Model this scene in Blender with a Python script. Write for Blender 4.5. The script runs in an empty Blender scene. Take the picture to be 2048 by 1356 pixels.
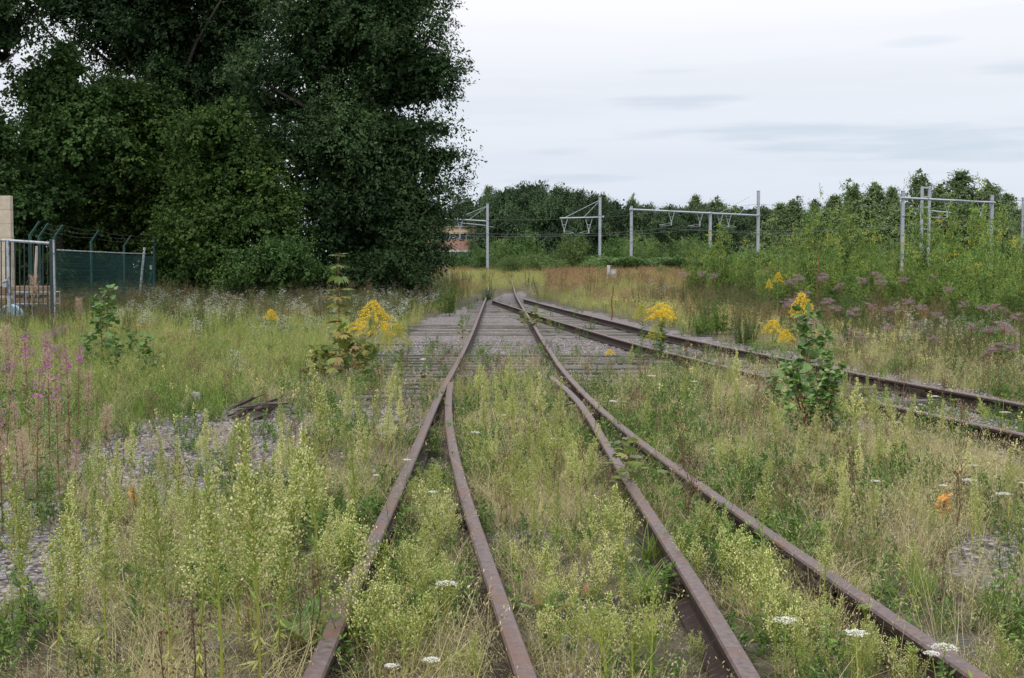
import bpy, math, random
import numpy as np
from mathutils import Vector, Matrix, noise as mnoise

C = bpy.context.scene.collection
SC = bpy.context.scene
R = np.random.default_rng(7)
random.seed(7)

# ------------------------------------------------------------------ camera
F = 2430.0                       # focal length in pixels of the 2048 wide photograph
PITCH = math.atan((678 - 541) / F)
EYE = 1.5
cam = bpy.data.cameras.new('camera')
cam.sensor_width = 36.0
cam.lens = 36.0 * F / 2048.0
cam.clip_start = 0.05
cam.clip_end = 3000
camo = bpy.data.objects.new('camera', cam)
C.objects.link(camo)
camo.location = (0, 0, EYE)
camo.rotation_euler = (math.pi / 2 - PITCH, 0, 0)
SC.camera = camo

# ------------------------------------------------------------------ sky and sun
SUN_EL, SUN_AZ = math.radians(48), math.radians(215)
w = bpy.data.worlds.new('World')
SC.world = w
w.use_nodes = True
nt = w.node_tree
for n in list(nt.nodes):
    nt.nodes.remove(n)
def wn(t, **k):
    n = nt.nodes.new(t)
    for a, b in k.items():
        setattr(n, a, b)
    return n
out = wn('ShaderNodeOutputWorld')
tc = wn('ShaderNodeTexCoord')
sep = wn('ShaderNodeSeparateXYZ')
nt.links.new(tc.outputs['Generated'], sep.inputs[0])
sky = wn('ShaderNodeTexSky', sky_type='NISHITA', sun_disc=False, sun_elevation=SUN_EL, sun_rotation=SUN_AZ)
sky.air_density = 1.0
sky.dust_density = 2.0
bg_sky = wn('ShaderNodeBackground')
bg_sky.inputs['Strength'].default_value = 0.11
nt.links.new(sky.outputs[0], bg_sky.inputs[0])
# overcast deck: brighter towards the zenith, thin blue-grey streaks low down
zc = wn('ShaderNodeMath', operation='MAXIMUM'); nt.links.new(sep.outputs[2], zc.inputs[0]); zc.inputs[1].default_value = 0.0
zr = wn('ShaderNodeMapRange'); nt.links.new(zc.outputs[0], zr.inputs[0])
zr.inputs[1].default_value = 0.15; zr.inputs[2].default_value = 1.0
zr.inputs[3].default_value = 0.0; zr.inputs[4].default_value = 1.0
lum = wn('ShaderNodeMath', operation='MULTIPLY_ADD')
nt.links.new(zr.outputs[0], lum.inputs[0]); lum.inputs[1].default_value = 1.25; lum.inputs[2].default_value = 1.0
# low band colour, from pale blue at the horizon to near white above
bandr = wn('ShaderNodeValToRGB')
nt.links.new(sep.outputs[2], bandr.inputs[0])
el = bandr.color_ramp.elements
el[0].position = 0.0; el[0].color = (0.70, 0.78, 0.91, 1)
el[1].position = 0.21; el[1].color = (0.95, 0.955, 0.99, 1)
e = el.new(0.10); e.color = (0.83, 0.88, 0.965, 1)
# streak noise in the cloud plane: angle against elevation, both real directions
at = wn('ShaderNodeMath', operation='ARCTAN2'); nt.links.new(sep.outputs[0], at.inputs[0]); nt.links.new(sep.outputs[1], at.inputs[1])
cmb = wn('ShaderNodeCombineXYZ')
m1 = wn('ShaderNodeMath', operation='MULTIPLY'); nt.links.new(at.outputs[0], m1.inputs[0]); m1.inputs[1].default_value = 3.2
m2 = wn('ShaderNodeMath', operation='MULTIPLY'); nt.links.new(sep.outputs[2], m2.inputs[0]); m2.inputs[1].default_value = 34.0
nt.links.new(m1.outputs[0], cmb.inputs[0]); nt.links.new(m2.outputs[0], cmb.inputs[1]); cmb.inputs[2].default_value = 4.3
ns = wn('ShaderNodeTexNoise'); ns.inputs['Scale'].default_value = 1.0; ns.inputs['Detail'].default_value = 5.0; ns.inputs['Roughness'].default_value = 0.45
nt.links.new(cmb.outputs[0], ns.inputs['Vector'])
nr = wn('ShaderNodeMapRange', interpolation_type='SMOOTHSTEP'); nt.links.new(ns.outputs[0], nr.inputs[0])
nr.inputs[1].default_value = 0.52; nr.inputs[2].default_value = 0.70
# streaks are strongest low down
lo = wn('ShaderNodeMapRange'); nt.links.new(sep.outputs[2], lo.inputs[0])
lo.inputs[1].default_value = 0.07; lo.inputs[2].default_value = 0.19; lo.inputs[3].default_value = 1.0; lo.inputs[4].default_value = 0.28
sf0 = wn('ShaderNodeMath', operation='MULTIPLY'); nt.links.new(nr.outputs[0], sf0.inputs[0]); nt.links.new(lo.outputs[0], sf0.inputs[1])
def mth(op, a, b=None):
    n = wn('ShaderNodeMath', operation=op)
    for i_, v_ in enumerate((a, b)):
        if v_ is None: continue
        if isinstance(v_, (int, float)): n.inputs[i_].default_value = v_
        else: nt.links.new(v_, n.inputs[i_])
    return n.outputs[0]
nfine = wn('ShaderNodeTexNoise'); nfine.inputs['Scale'].default_value = 4.0; nfine.inputs['Detail'].default_value = 6.0
nt.links.new(cmb.outputs[0], nfine.inputs['Vector'])
wob = mth('MULTIPLY', mth('SUBTRACT', nfine.outputs[0], 0.5), 3.2)
acc = mth('MULTIPLY', sf0.outputs[0], 0.35)
for (px_, py_, hw_, hh_, st_) in ((1600, 275, 270, 14, .75), (1830, 308, 330, 22, .8), (1340, 213, 130, 11, .7), (1130, 360, 110, 8, .6), (1120, 306, 60, 6, .45), (2010, 178, 90, 14, .5), (1800, 118, 60, 8, .3), (1330, 157, 70, 5, .3), (1500, 190, 500, 40, .12), (1250, 325, 500, 26, .2), (40, 120, 200, 60, .1)):
    az_, el_z = (px_ - 1024) / 2430, (541 - py_) / 2430
    dx_ = mth('DIVIDE', mth('SUBTRACT', at.outputs[0], az_), hw_ * 1.15 / 2430); dy_ = mth('DIVIDE', mth('SUBTRACT', sep.outputs[2], el_z), hh_ * 1.4 / 2430)
    dd_ = mth('ADD', mth('ADD', mth('MULTIPLY', dx_, dx_), mth('MULTIPLY', dy_, dy_)), wob)
    r_ = wn('ShaderNodeMapRange', interpolation_type='SMOOTHSTEP'); nt.links.new(dd_, r_.inputs[0])
    r_.inputs[1].default_value = 1.7; r_.inputs[2].default_value = -0.5; r_.inputs[3].default_value = 0.0; r_.inputs[4].default_value = st_
    acc = mth('MAXIMUM', acc, r_.outputs[0])
sf = wn('ShaderNodeMath', operation='MULTIPLY'); nt.links.new(acc, sf.inputs[0]); sf.inputs[1].default_value = 0.9
mixc = wn('ShaderNodeMixRGB'); nt.links.new(sf.outputs[0], mixc.inputs[0]); nt.links.new(bandr.outputs[0], mixc.inputs[1])
mixc.inputs[2].default_value = (0.58, 0.68, 0.80, 1)
bg_cl = wn('ShaderNodeBackground')
nt.links.new(mixc.outputs[0], bg_cl.inputs[0]); nt.links.new(lum.outputs[0], bg_cl.inputs[1])
mx = wn('ShaderNodeMixShader'); mx.inputs[0].default_value = 0.93
nt.links.new(bg_sky.outputs[0], mx.inputs[1]); nt.links.new(bg_cl.outputs[0], mx.inputs[2])
nt.links.new(mx.outputs[0], out.inputs[0])

sun = bpy.data.lights.new('sun', 'SUN')
sun.energy = 1.9
sun.angle = math.radians(16)
sun.color = (1.0, 0.95, 0.88)
suno = bpy.data.objects.new('sun', sun)
C.objects.link(suno)
suno.rotation_euler = (math.pi / 2 - SUN_EL, 0, math.pi - SUN_AZ)

SC.view_settings.view_transform = 'Standard'
SC.view_settings.look = 'None'
SC.view_settings.exposure = 0.0
SC.view_settings.gamma = 1.0
SC.render.film_transparent = False
SC.cycles.max_bounces = 6
SC.cycles.diffuse_bounces = 3
SC.cycles.glossy_bounces = 2
SC.cycles.transmission_bounces = 4
SC.cycles.transparent_max_bounces = 6
SC.cycles.caustics_reflective = False
SC.cycles.caustics_refractive = False
SC.cycles.use_denoising = True
try:
    SC.cycles.denoiser = 'OPENIMAGEDENOISE'
    SC.cycles.denoising_prefilter = 'ACCURATE'
except Exception:
    pass
SC.render.filter_size = 1.5 if hasattr(SC.render, 'filter_size') else 1.5

# ------------------------------------------------------------------ projection helpers (photograph pixels <-> world)
cp, sp = math.cos(PITCH), math.sin(PITCH)
def ray(px, py):
    a = (np.asarray(px, float) - 1024) / F
    b = -(np.asarray(py, float) - 678) / F
    return a, b * sp + cp, b * cp - sp
def G(px, py, z=0.0):            # where the line of sight meets the level z
    x, y, zz = ray(px, py)
    t = (z - EYE) / zz
    return x * t, y * t
def D(px, py, dist):             # the point at the distance y = dist
    x, y, zz = ray(px, py)
    t = dist / y
    return float(x * t), float(dist), float(EYE + zz * t)
def proj(x, y, z):
    x = np.asarray(x, float); y = np.asarray(y, float); z = np.asarray(z, float) - EYE
    f = y * cp - z * sp
    u = y * sp + z * cp
    f = np.where(f < 0.3, 0.3, f)
    return 1024 + F * x / f, 678 - F * u / f
def inpoly(px, py, poly):
    px = np.asarray(px, float); py = np.asarray(py, float)
    ins = np.zeros(px.shape, bool)
    n = len(poly); j = n - 1
    for i in range(n):
        xi, yi = poly[i]; xj, yj = poly[j]
        if yi != yj:
            c = ((yi > py) != (yj > py)) & (px < (xj - xi) * (py - yi) / (yj - yi) + xi)
            ins ^= c
        j = i
    return ins
def terrain(x, y):
    """gentle rise of the ground towards the far railway"""
    y = np.asarray(y, float); x = np.asarray(x, float)
    t = np.clip((y - 60) / 45, 0, 1)
    z = 0.92 * t * t * (3 - 2 * t)
    # left and right verges stand a little higher than the ballast
    left = np.clip((-(x) - 4.2) / 2.0, 0, 1) * np.clip((y - 9) / 6, 0, 1)
    z = z + 0.10 * left
    return z
def tz(x, y):
    return float(terrain(x, y))

# ------------------------------------------------------------------ mesh building
class MB:
    def __init__(s):
        s.v = []; s.n = 0; s.f = []; s.t = []; s.m = []
    def add(s, V, Fa, tint=0.5, mat=0):
        V = np.asarray(V, float).reshape(-1, 3)
        Fa = np.asarray(Fa, np.int64)
        if len(Fa) == 0: return
        s.v.append(V); s.f.append(Fa + s.n)
        t = np.broadcast_to(np.asarray(tint, float), (len(Fa),)).copy()
        s.t.append(t); s.m.append(np.full(len(Fa), mat))
        s.n += len(V)
    def mesh(s, name, mats, smooth=False):
        me = bpy.data.meshes.new(name)
        V = np.concatenate(s.v)
        me.vertices.add(len(V))
        me.vertices.foreach_set('co', V.astype(np.float32).ravel())
        tot = np.concatenate([np.full(len(f), f.shape[1]) for f in s.f])
        loops = np.concatenate([f.ravel() for f in s.f])
        start = np.concatenate([[0], np.cumsum(tot)[:-1]])
        me.loops.add(len(loops)); me.polygons.add(len(tot))
        me.loops.foreach_set('vertex_index', loops.astype(np.int32))
        me.polygons.foreach_set('loop_start', start.astype(np.int32))
        me.polygons.foreach_set('loop_total', tot.astype(np.int32))
        if not isinstance(mats, (list, tuple)): mats = [mats]
        for m in mats: me.materials.append(m)
        me.polygons.foreach_set('material_index', np.concatenate(s.m).astype(np.int32))
        me.polygons.foreach_set('use_smooth', np.full(len(tot), bool(smooth)))
        a = me.attributes.new('tint', 'FLOAT', 'FACE')
        a.data.foreach_set('value', np.concatenate(s.t).astype(np.float32))
        me.update(calc_edges=True)
        return me

def norm(v):
    return v / (np.linalg.norm(v, axis=-1, keepdims=True) + 1e-9)
def scat(mb, T, Fa, P, X, N, sx, sy=None, sz=None, tint=0.5, mat=0):
    """copies of the template (T, Fa) at P with x axis X and z axis near N"""
    P = np.asarray(P, float); X = norm(np.asarray(X, float)); n = len(P)
    if n == 0: return
    N = np.asarray(N, float)
    Y = norm(np.cross(N, X)); Z = np.cross(X, Y)
    sx = np.broadcast_to(sx, (n,)); sy = sx if sy is None else np.broadcast_to(sy, (n,)); sz = sy if sz is None else np.broadcast_to(sz, (n,))
    T = np.asarray(T, float); Fa = np.asarray(Fa); k = len(T)
    V = (P[:, None] + T[None, :, 0:1] * (X * sx[:, None])[:, None] + T[None, :, 1:2] * (Y * sy[:, None])[:, None]
         + T[None, :, 2:3] * (Z * sz[:, None])[:, None]).reshape(-1, 3)
    FF = (Fa[None] + (np.arange(n) * k)[:, None, None]).reshape(-1, Fa.shape[1])
    tt = np.repeat(np.broadcast_to(tint, (n,)), len(Fa))
    mb.add(V, FF, tt, mat)
def rnd(n, s=1.0):
    return R.normal(0, s, (n, 3))
def rdir(n):
    return norm(R.normal(0, 1, (n, 3)))

def tube(mb, pts, rad, k=4, tint=0.5, mat=0, cap=False):
    pts = np.asarray(pts, float); n = len(pts)
    rad = np.broadcast_to(rad, (n,))
    d = np.gradient(pts, axis=0); d = norm(d)
    ref = np.array([0.0, 0, 1]) if abs(d[0][2]) < 0.9 else np.array([1.0, 0, 0])
    a = norm(np.cross(d, ref)); b = np.cross(d, a)
    th = np.linspace(0, 2 * math.pi, k, endpoint=False)
    V = (pts[:, None] + (np.cos(th)[None, :, None] * a[:, None] + np.sin(th)[None, :, None] * b[:, None]) * rad[:, None, None]).reshape(-1, 3)
    i = np.arange(n - 1)[:, None]; j = np.arange(k)[None]
    Fq = np.stack([i * k + j, i * k + (j + 1) % k, (i + 1) * k + (j + 1) % k, (i + 1) * k + j], -1).reshape(-1, 4)
    mb.add(V, Fq, tint, mat)
    if cap:
        for q, rev in ((0, True), (n - 1, False)):
            idx = list(range(q * k, q * k + k))
            if rev: idx = idx[::-1]
            mb.add(V[idx], [list(range(k))], tint, mat)
def box(mb, c, s, rz=0.0, ry=0.0, tint=0.5, mat=0, bev=0.0, rx=0.0):
    """box with optional chamfered vertical and horizontal edges"""
    hx, hy, hz = s[0] / 2, s[1] / 2, s[2] / 2
    if bev <= 0:
        V = np.array([[x, y, z] for x in (-hx, hx) for y in (-hy, hy) for z in (-hz, hz)])
        Fq = np.array([[0, 1, 3, 2], [4, 6, 7, 5], [0, 4, 5, 1], [2, 3, 7, 6], [0, 2, 6, 4], [1, 5, 7, 3]])
        parts = [(V, Fq)]
    else:
        b = min(bev, hx * .9, hy * .9, hz * .9)
        ring = lambda ax, ay: [(ax, ay - b), (ax - b, ay), (-ax + b, ay), (-ax, ay - b), (-ax, -ay + b), (-ax + b, -ay), (ax - b, -ay), (ax, -ay + b)]
        r1 = ring(hx, hy); r0 = ring(hx - b, hy - b) if hx - b > b and hy - b > b else [(x * .9, y * .9) for x, y in r1]
        V = np.array([[x, y, -hz] for x, y in r0] + [[x, y, -hz + b] for x, y in r1] + [[x, y, hz - b] for x, y in r1] + [[x, y, hz] for x, y in r0])
        Fq = []
        for L in range(3):
            for j in range(8):
                Fq.append([L * 8 + j, L * 8 + (j + 1) % 8, (L + 1) * 8 + (j + 1) % 8, (L + 1) * 8 + j])
        parts = [(V, np.array(Fq)), (V[24:32], np.array([list(range(8))])), (V[0:8], np.array([list(range(7, -1, -1))]))]
    M = np.array(Matrix.Rotation(rz, 3, 'Z') @ Matrix.Rotation(ry, 3, 'Y') @ Matrix.Rotation(rx, 3, 'X'))
    for V, Fq in parts:
        mb.add(V @ M.T + np.array(c), Fq, tint, mat)

# ------------------------------------------------------------------ objects and labels
def tag(o, label=None, cat=None, group=None, kind=None):
    if label: o['label'] = label
    if cat: o['category'] = cat
    if group: o['group'] = group
    if kind: o['kind'] = kind
    return o
def link(name, me, parent=None, loc=None, label=None):
    o = bpy.data.objects.new(name, me)
    C.objects.link(o)
    if parent: o.parent = parent
    if loc is not None: o.location = loc
    if label: o['label'] = label
    return o
def thing(name, label, cat, loc=(0, 0, 0), rz=0.0, group=None, scale=1.0, tilt=(0, 0)):
    o = bpy.data.objects.new(name, None)
    o.empty_display_size = 0.1
    C.objects.link(o)
    o.location = loc; o.rotation_euler = (tilt[0], tilt[1], rz)
    o.scale = (scale,) * 3 if not isinstance(scale, (tuple, list)) else scale
    return tag(o, label, cat, group)
class Proto:
    """one kind of thing: a list of (part name, mesh); put() makes the thing with its own part objects that share the meshes"""
    def __init__(s, name, cat, parts):
        s.name = name; s.cat = cat; s.parts = [(n, mb.mesh(n, m, sm)) for (n, mb, m, sm) in parts if mb.n]
    def put(s, label, loc, rz=0.0, scale=1.0, group=None, tilt=(0, 0), name=None):
        t = thing(name or s.name, label, s.cat, loc, rz, group, scale, tilt)
        for n, me in s.parts:
            link(n, me, t)
        return t
_o = ['', 'first', 'second', 'third', 'fourth', 'fifth', 'sixth', 'seventh', 'eighth', 'ninth', 'tenth', 'eleventh', 'twelfth', 'thirteenth', 'fourteenth', 'fifteenth', 'sixteenth', 'seventeenth', 'eighteenth', 'nineteenth']
_t = {20: 'twent', 30: 'thirt', 40: 'fort', 50: 'fift', 60: 'sixt', 70: 'sevent', 80: 'eight', 90: 'ninet'}
def ordinal(n):
    if n < 20: return _o[n]
    return _t[n // 10 * 10] + ('ieth' if n % 10 == 0 else 'y-' + _o[n % 10])
ORD = ['nearest'] + [ordinal(n) + ' nearest' for n in range(2, 100)]

# ------------------------------------------------------------------ materials
def hexc(h):
    h = h.lstrip('#')
    v = [int(h[i:i + 2], 16) / 255 for i in (0, 2, 4)]
    return tuple((c / 12.92 if c <= 0.04045 else ((c + 0.055) / 1.055) ** 2.4) for c in v) + (1,)
def newmat(name):
    m = bpy.data.materials.new(name); m.use_nodes = True
    t = m.node_tree
    for n in list(t.nodes): t.nodes.remove(n)
    return m, t
def foliage_mat(name, cols, trans=0.3, rough=0.55, var=0.35, spec=0.3, rndvar=0.0):
    """cols: colours along the per-leaf tint"""
    m, t = newmat(name)
    N = t.nodes.new; L = t.links.new
    o = N('ShaderNodeOutputMaterial'); a = N('ShaderNodeAttribute'); a.attribute_name = 'tint'
    oi = N('ShaderNodeObjectInfo')
    ramp = N('ShaderNodeValToRGB')
    els = ramp.color_ramp.elements
    while len(els) < len(cols): els.new(0.5)
    for i, c in enumerate(cols):
        els[i].position = i / max(1, len(cols) - 1); els[i].color = c if len(c) == 4 else tuple(c) + (1,)
    ad = N('ShaderNodeMath'); ad.operation = 'MULTIPLY_ADD'; L(oi.outputs['Random'], ad.inputs[0]); ad.inputs[1].default_value = rndvar; 
    su = N('ShaderNodeMath'); su.operation = 'ADD'; L(a.outputs['Fac'], su.inputs[0]); su.inputs[1].default_value = -rndvar / 2
    L(su.outputs[0], ad.inputs[2])
    L(ad.outputs[0], ramp.inputs[0])
    hv = N('ShaderNodeHueSaturation')
    mr = N('ShaderNodeMapRange'); L(oi.outputs['Random'], mr.inputs[0]); mr.inputs[3].default_value = 1 - var; mr.inputs[4].default_value = 1 + var
    L(mr.outputs[0], hv.inputs['Value']); L(ramp.outputs[0], hv.inputs['Color'])
    p = N('ShaderNodeBsdfPrincipled'); L(hv.outputs[0], p.inputs['Base Color']); p.inputs['Roughness'].default_value = rough
    p.inputs['Specular IOR Level'].default_value = spec
    if trans > 0:
        tr = N('ShaderNodeBsdfTranslucent'); L(hv.outputs[0], tr.inputs[0])
        mx = N('ShaderNodeMixShader'); mx.inputs[0].default_value = trans
        L(p.outputs[0], mx.inputs[1]); L(tr.outputs[0], mx.inputs[2]); L(mx.outputs[0], o.inputs[0])
    else:
        L(p.outputs[0], o.inputs[0])
    return m
def surf_mat(name, c1, c2, scale=8.0, rough=0.7, bump=0.3, metal=0.0, detail=6.0, c3=None, c3_amt=0.5, c3_scale=2.0, stretch=(1, 1, 1), spec=0.4, bdist=0.01):
    m, t = newmat(name)
    N = t.nodes.new; L = t.links.new
    o = N('ShaderNodeOutputMaterial'); p = N('ShaderNodeBsdfPrincipled')
    tcn = N('ShaderNodeTexCoord'); mp = N('ShaderNodeMapping'); mp.inputs['Scale'].default_value = stretch
    L(tcn.outputs['Object'], mp.inputs[0])
    n1 = N('ShaderNodeTexNoise'); n1.inputs['Scale'].default_value = scale; n1.inputs['Detail'].default_value = detail; n1.inputs['Roughness'].default_value = 0.65
    L(mp.outputs[0], n1.inputs['Vector'])
    rp = N('ShaderNodeValToRGB'); rp.color_ramp.elements[0].position = 0.32; rp.color_ramp.elements[1].position = 0.68
    rp.color_ramp.elements[0].color = c1; rp.color_ramp.elements[1].color = c2
    L(n1.outputs[0], rp.inputs[0])
    col = rp.outputs[0]
    if c3:
        n2 = N('ShaderNodeTexNoise'); n2.inputs['Scale'].default_value = c3_scale; n2.inputs['Detail'].default_value = 8
        L(mp.outputs[0], n2.inputs['Vector'])
        r2 = N('ShaderNodeMapRange'); L(n2.outputs[0], r2.inputs[0]); r2.inputs[1].default_value = 1 - c3_amt - 0.05; r2.inputs[2].default_value = 1 - c3_amt + 0.12
        mx = N('ShaderNodeMixRGB'); L(r2.outputs[0], mx.inputs[0]); L(col, mx.inputs[1]); mx.inputs[2].default_value = c3
        col = mx.outputs[0]
    L(col, p.inputs['Base Color'])
    p.inputs['Roughness'].default_value = rough; p.inputs['Metallic'].default_value = metal; p.inputs['Specular IOR Level'].default_value = spec
    b = N('ShaderNodeBump'); b.inputs['Strength'].default_value = bump; b.inputs['Distance'].default_value = bdist
    L(n1.outputs[0], b.inputs['Height']); L(b.outputs[0], p.inputs['Normal'])
    L(p.outputs[0], o.inputs[0])
    return m

M = {}
M['rust_top'] = surf_mat('worn_rusty_rail_head', (0.055, 0.034, 0.030, 1), (0.14, 0.10, 0.098, 1), 30, 0.5, 0.6, 0.0, c3=(0.115, 0.058, 0.038, 1), c3_amt=0.46, c3_scale=4, spec=0.5, bdist=.006)
M['rust_side'] = surf_mat('dark_rust', (0.014, 0.009, 0.008, 1), (0.042, 0.024, 0.018, 1), 22, 0.85, 0.5, 0.0, c3=(0.085, 0.036, 0.02, 1), c3_amt=0.28, c3_scale=5)
M['timber'] = surf_mat('weathered_sleeper_timber', (0.035, 0.032, 0.028, 1), (0.17, 0.155, 0.135, 1), 5, 0.9, 0.9, c3=(0.07, 0.045, 0.035, 1), c3_amt=0.35, c3_scale=1.2, stretch=(0.6, 9, 9), bdist=0.02)
M['deadwood'] = surf_mat('rotten_timber', (0.018, 0.013, 0.010, 1), (0.15, 0.125, 0.11, 1), 6, 0.9, 1.0, stretch=(1, 6, 6), bdist=0.03)
M['bark'] = surf_mat('tree_bark', (0.03, 0.026, 0.02, 1), (0.10, 0.085, 0.07, 1), 5, 0.9, 0.8, stretch=(4, 4, 1), bdist=0.03)
M['birch_bark'] = surf_mat('birch_bark', (0.06, 0.055, 0.05, 1), (0.42, 0.41, 0.38, 1), 4, 0.8, 0.4, stretch=(1, 1, 3))
M['galv'] = surf_mat('galvanised_steel', (0.27, 0.30, 0.34, 1), (0.38, 0.41, 0.455, 1), 3, 0.5, 0.05, 0.25, c3=(0.22, 0.24, 0.27, 1), c3_amt=0.3)
M['wire'] = surf_mat('contact_wire', (0.05, 0.055, 0.06, 1), (0.09, 0.10, 0.10, 1), 3, 0.6, 0.0)
M['insulator'] = surf_mat('brown_insulator', (0.10, 0.035, 0.02, 1), (0.16, 0.06, 0.035, 1), 8, 0.25, 0.05)
M['fence_green'] = surf_mat('green_coated_steel', (0.006, 0.036, 0.033, 1), (0.012, 0.062, 0.055, 1), 6, 0.45, 0.05)
M['gate_dark'] = surf_mat('dark_gate_bar', (0.012, 0.02, 0.022, 1), (0.03, 0.045, 0.045, 1), 6, 0.5, 0.05, c3=(0.40, 0.42, 0.42, 1), c3_amt=0.22, c3_scale=7)
M['gate_light'] = surf_mat('flaking_white_grey_paint', (0.22, 0.25, 0.28, 1), (0.38, 0.42, 0.45, 1), 10, 0.5, 0.1, c3=(0.04, 0.045, 0.06, 1), c3_amt=0.42, c3_scale=9)
M['block'] = surf_mat('cream_concrete_block', (0.36, 0.31, 0.245, 1), (0.50, 0.44, 0.36, 1), 5, 0.9, 0.4, c3=(0.30, 0.27, 0.22, 1), c3_amt=0.35)
M['mortar'] = surf_mat('mortar', (0.20, 0.18, 0.15, 1), (0.28, 0.25, 0.21, 1), 20, 0.9, 0.3)
M['pallet'] = surf_mat('old_pallet_wood', (0.11, 0.075, 0.05, 1), (0.26, 0.19, 0.13, 1), 4, 0.85, 0.5, stretch=(1, 8, 8))
M['drum'] = surf_mat('pale_blue_plastic', (0.30, 0.46, 0.60, 1), (0.50, 0.62, 0.72, 1), 3, 0.4, 0.03, c3=(0.62, 0.66, 0.70, 1), c3_amt=0.4)
M['brick'] = None
M['concrete'] = surf_mat('grey_concrete', (0.22, 0.215, 0.20, 1), (0.40, 0.39, 0.37, 1), 12, 0.9, 0.6, c3=(0.15, 0.15, 0.13, 1), c3_amt=0.35)
M['white_box'] = surf_mat('pale_painted_metal', (0.38, 0.39, 0.38, 1), (0.48, 0.48, 0.47, 1), 3, 0.6, 0.1, c3=(0.35, 0.33, 0.3, 1), c3_amt=0.3)
M['glass'] = surf_mat('dark_window_glass', (0.02, 0.03, 0.045, 1), (0.04, 0.055, 0.075, 1), 1, 0.15, 0.0)
M['stick'] = surf_mat('bleached_wood', (0.30, 0.26, 0.22, 1), (0.44, 0.39, 0.33, 1), 9, 0.9, 0.3)

# ------------------------------------------------------------------ the rails, traced as lines on the rail level
RZ = 0.17
RAILS = {
 'A': [(625,1356),(676,1215),(715,1149),(756,1050),(798,983),(812,941),(839,879),(856,837),(877,790),(894,758),(905,741),(919,716),(933,688),(950,650),(961,622),(971,598)],
 'B': [(1055,1356),(1008,1215),(982,1149),(952,1060),(932,1000),(917,950),(908,910),(899,862),(895,823),(897,785),(901,764)],
 'C': [(1510,1356),(1490,1314),(1457,1256),(1407,1190),(1366,1124),(1312,1045),(1258,960),(1234,924),(1206,879),(1189,848),(1168,812),(1144,785),(1120,766),(1103,753)],
 'D': [(1974,1356),(1904,1306),(1821,1252),(1759,1215),(1689,1169),(1589,1103),(1506,1045),(1457,1008),(1378,952),(1293,892),(1248,858),(1203,820),(1182,799),(1154,772),(1127,742),(1109,715),(1085,679),(1068,650),(1047,617),(1030,588)],
 'E': [(2048,808),(1945,789),(1821,766),(1738,750),(1655,734),(1552,713),(1448,692),(1337,670),(1200,636),(1150,624),(1100,611.5),(1048,598)],
 'F': [(2048,868),(1925,840),(1780,810),(1668,785),(1552,757),(1432,728),(1337,705),(1243,680),(1200,667),(1150,652),(1093,636),(1043,619),(1000,605),(985,600)],
}
def smooth_line(P, it=2):
    P = np.array(P, float)
    for _ in range(it):
        Q = P.copy()
        Q[1:-1] = 0.25 * P[:-2] + 0.5 * P[1:-1] + 0.25 * P[2:]
        P = Q
    return P
def resample(P, step):
    s = np.concatenate([[0], np.cumsum(np.linalg.norm(np.diff(P, axis=0), axis=1))])
    n = max(2, int(s[-1] / step) + 1)
    t = np.linspace(0, s[-1], n)
    return np.stack([np.interp(t, s, P[:, i]) for i in range(P.shape[1])], 1)
RW = {}
for k, pts in RAILS.items():
    a = np.array(pts, float)
    x, y = G(a[:, 0], a[:, 1], RZ)
    P = np.stack([x, y], 1)
    d = P[0] - P[2]; d /= np.linalg.norm(d)
    if k in 'ABCD':
        P = np.concatenate([[P[0] + d * L for L in (7, 3, 1)], P])
    else:
        P = np.concatenate([[P[0] + d * L for L in (14, 6, 2)], P])
    if k in 'AD':
        e = P[-1] - P[-4]; e /= np.linalg.norm(e)
        P = np.concatenate([P, [P[-1] + e * L for L in (8, 20)]])
    P = resample(P, 0.5)
    # smooth the world line well beyond tracing noise, keeping its ends
    n = len(P)
    for _ in range(10 if k in 'BC' else 14):
        Q = P.copy(); Q[1:-1] = 0.25 * P[:-2] + 0.5 * P[1:-1] + 0.25 * P[2:]; P = Q
    RW[k] = P
def rail_profile():
    # flat-bottomed rail: half profile from the foot up to the head
    h = [(0.066, 0.0), (0.066, 0.010), (0.030, 0.020), (0.010, 0.032), (0.009, 0.100), (0.020, 0.110), (0.036, 0.116), (0.0365, 0.138), (0.030, 0.1475), (0.010, 0.150)]
    return h + [(-x, z) for x, z in reversed(h)]
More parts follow.
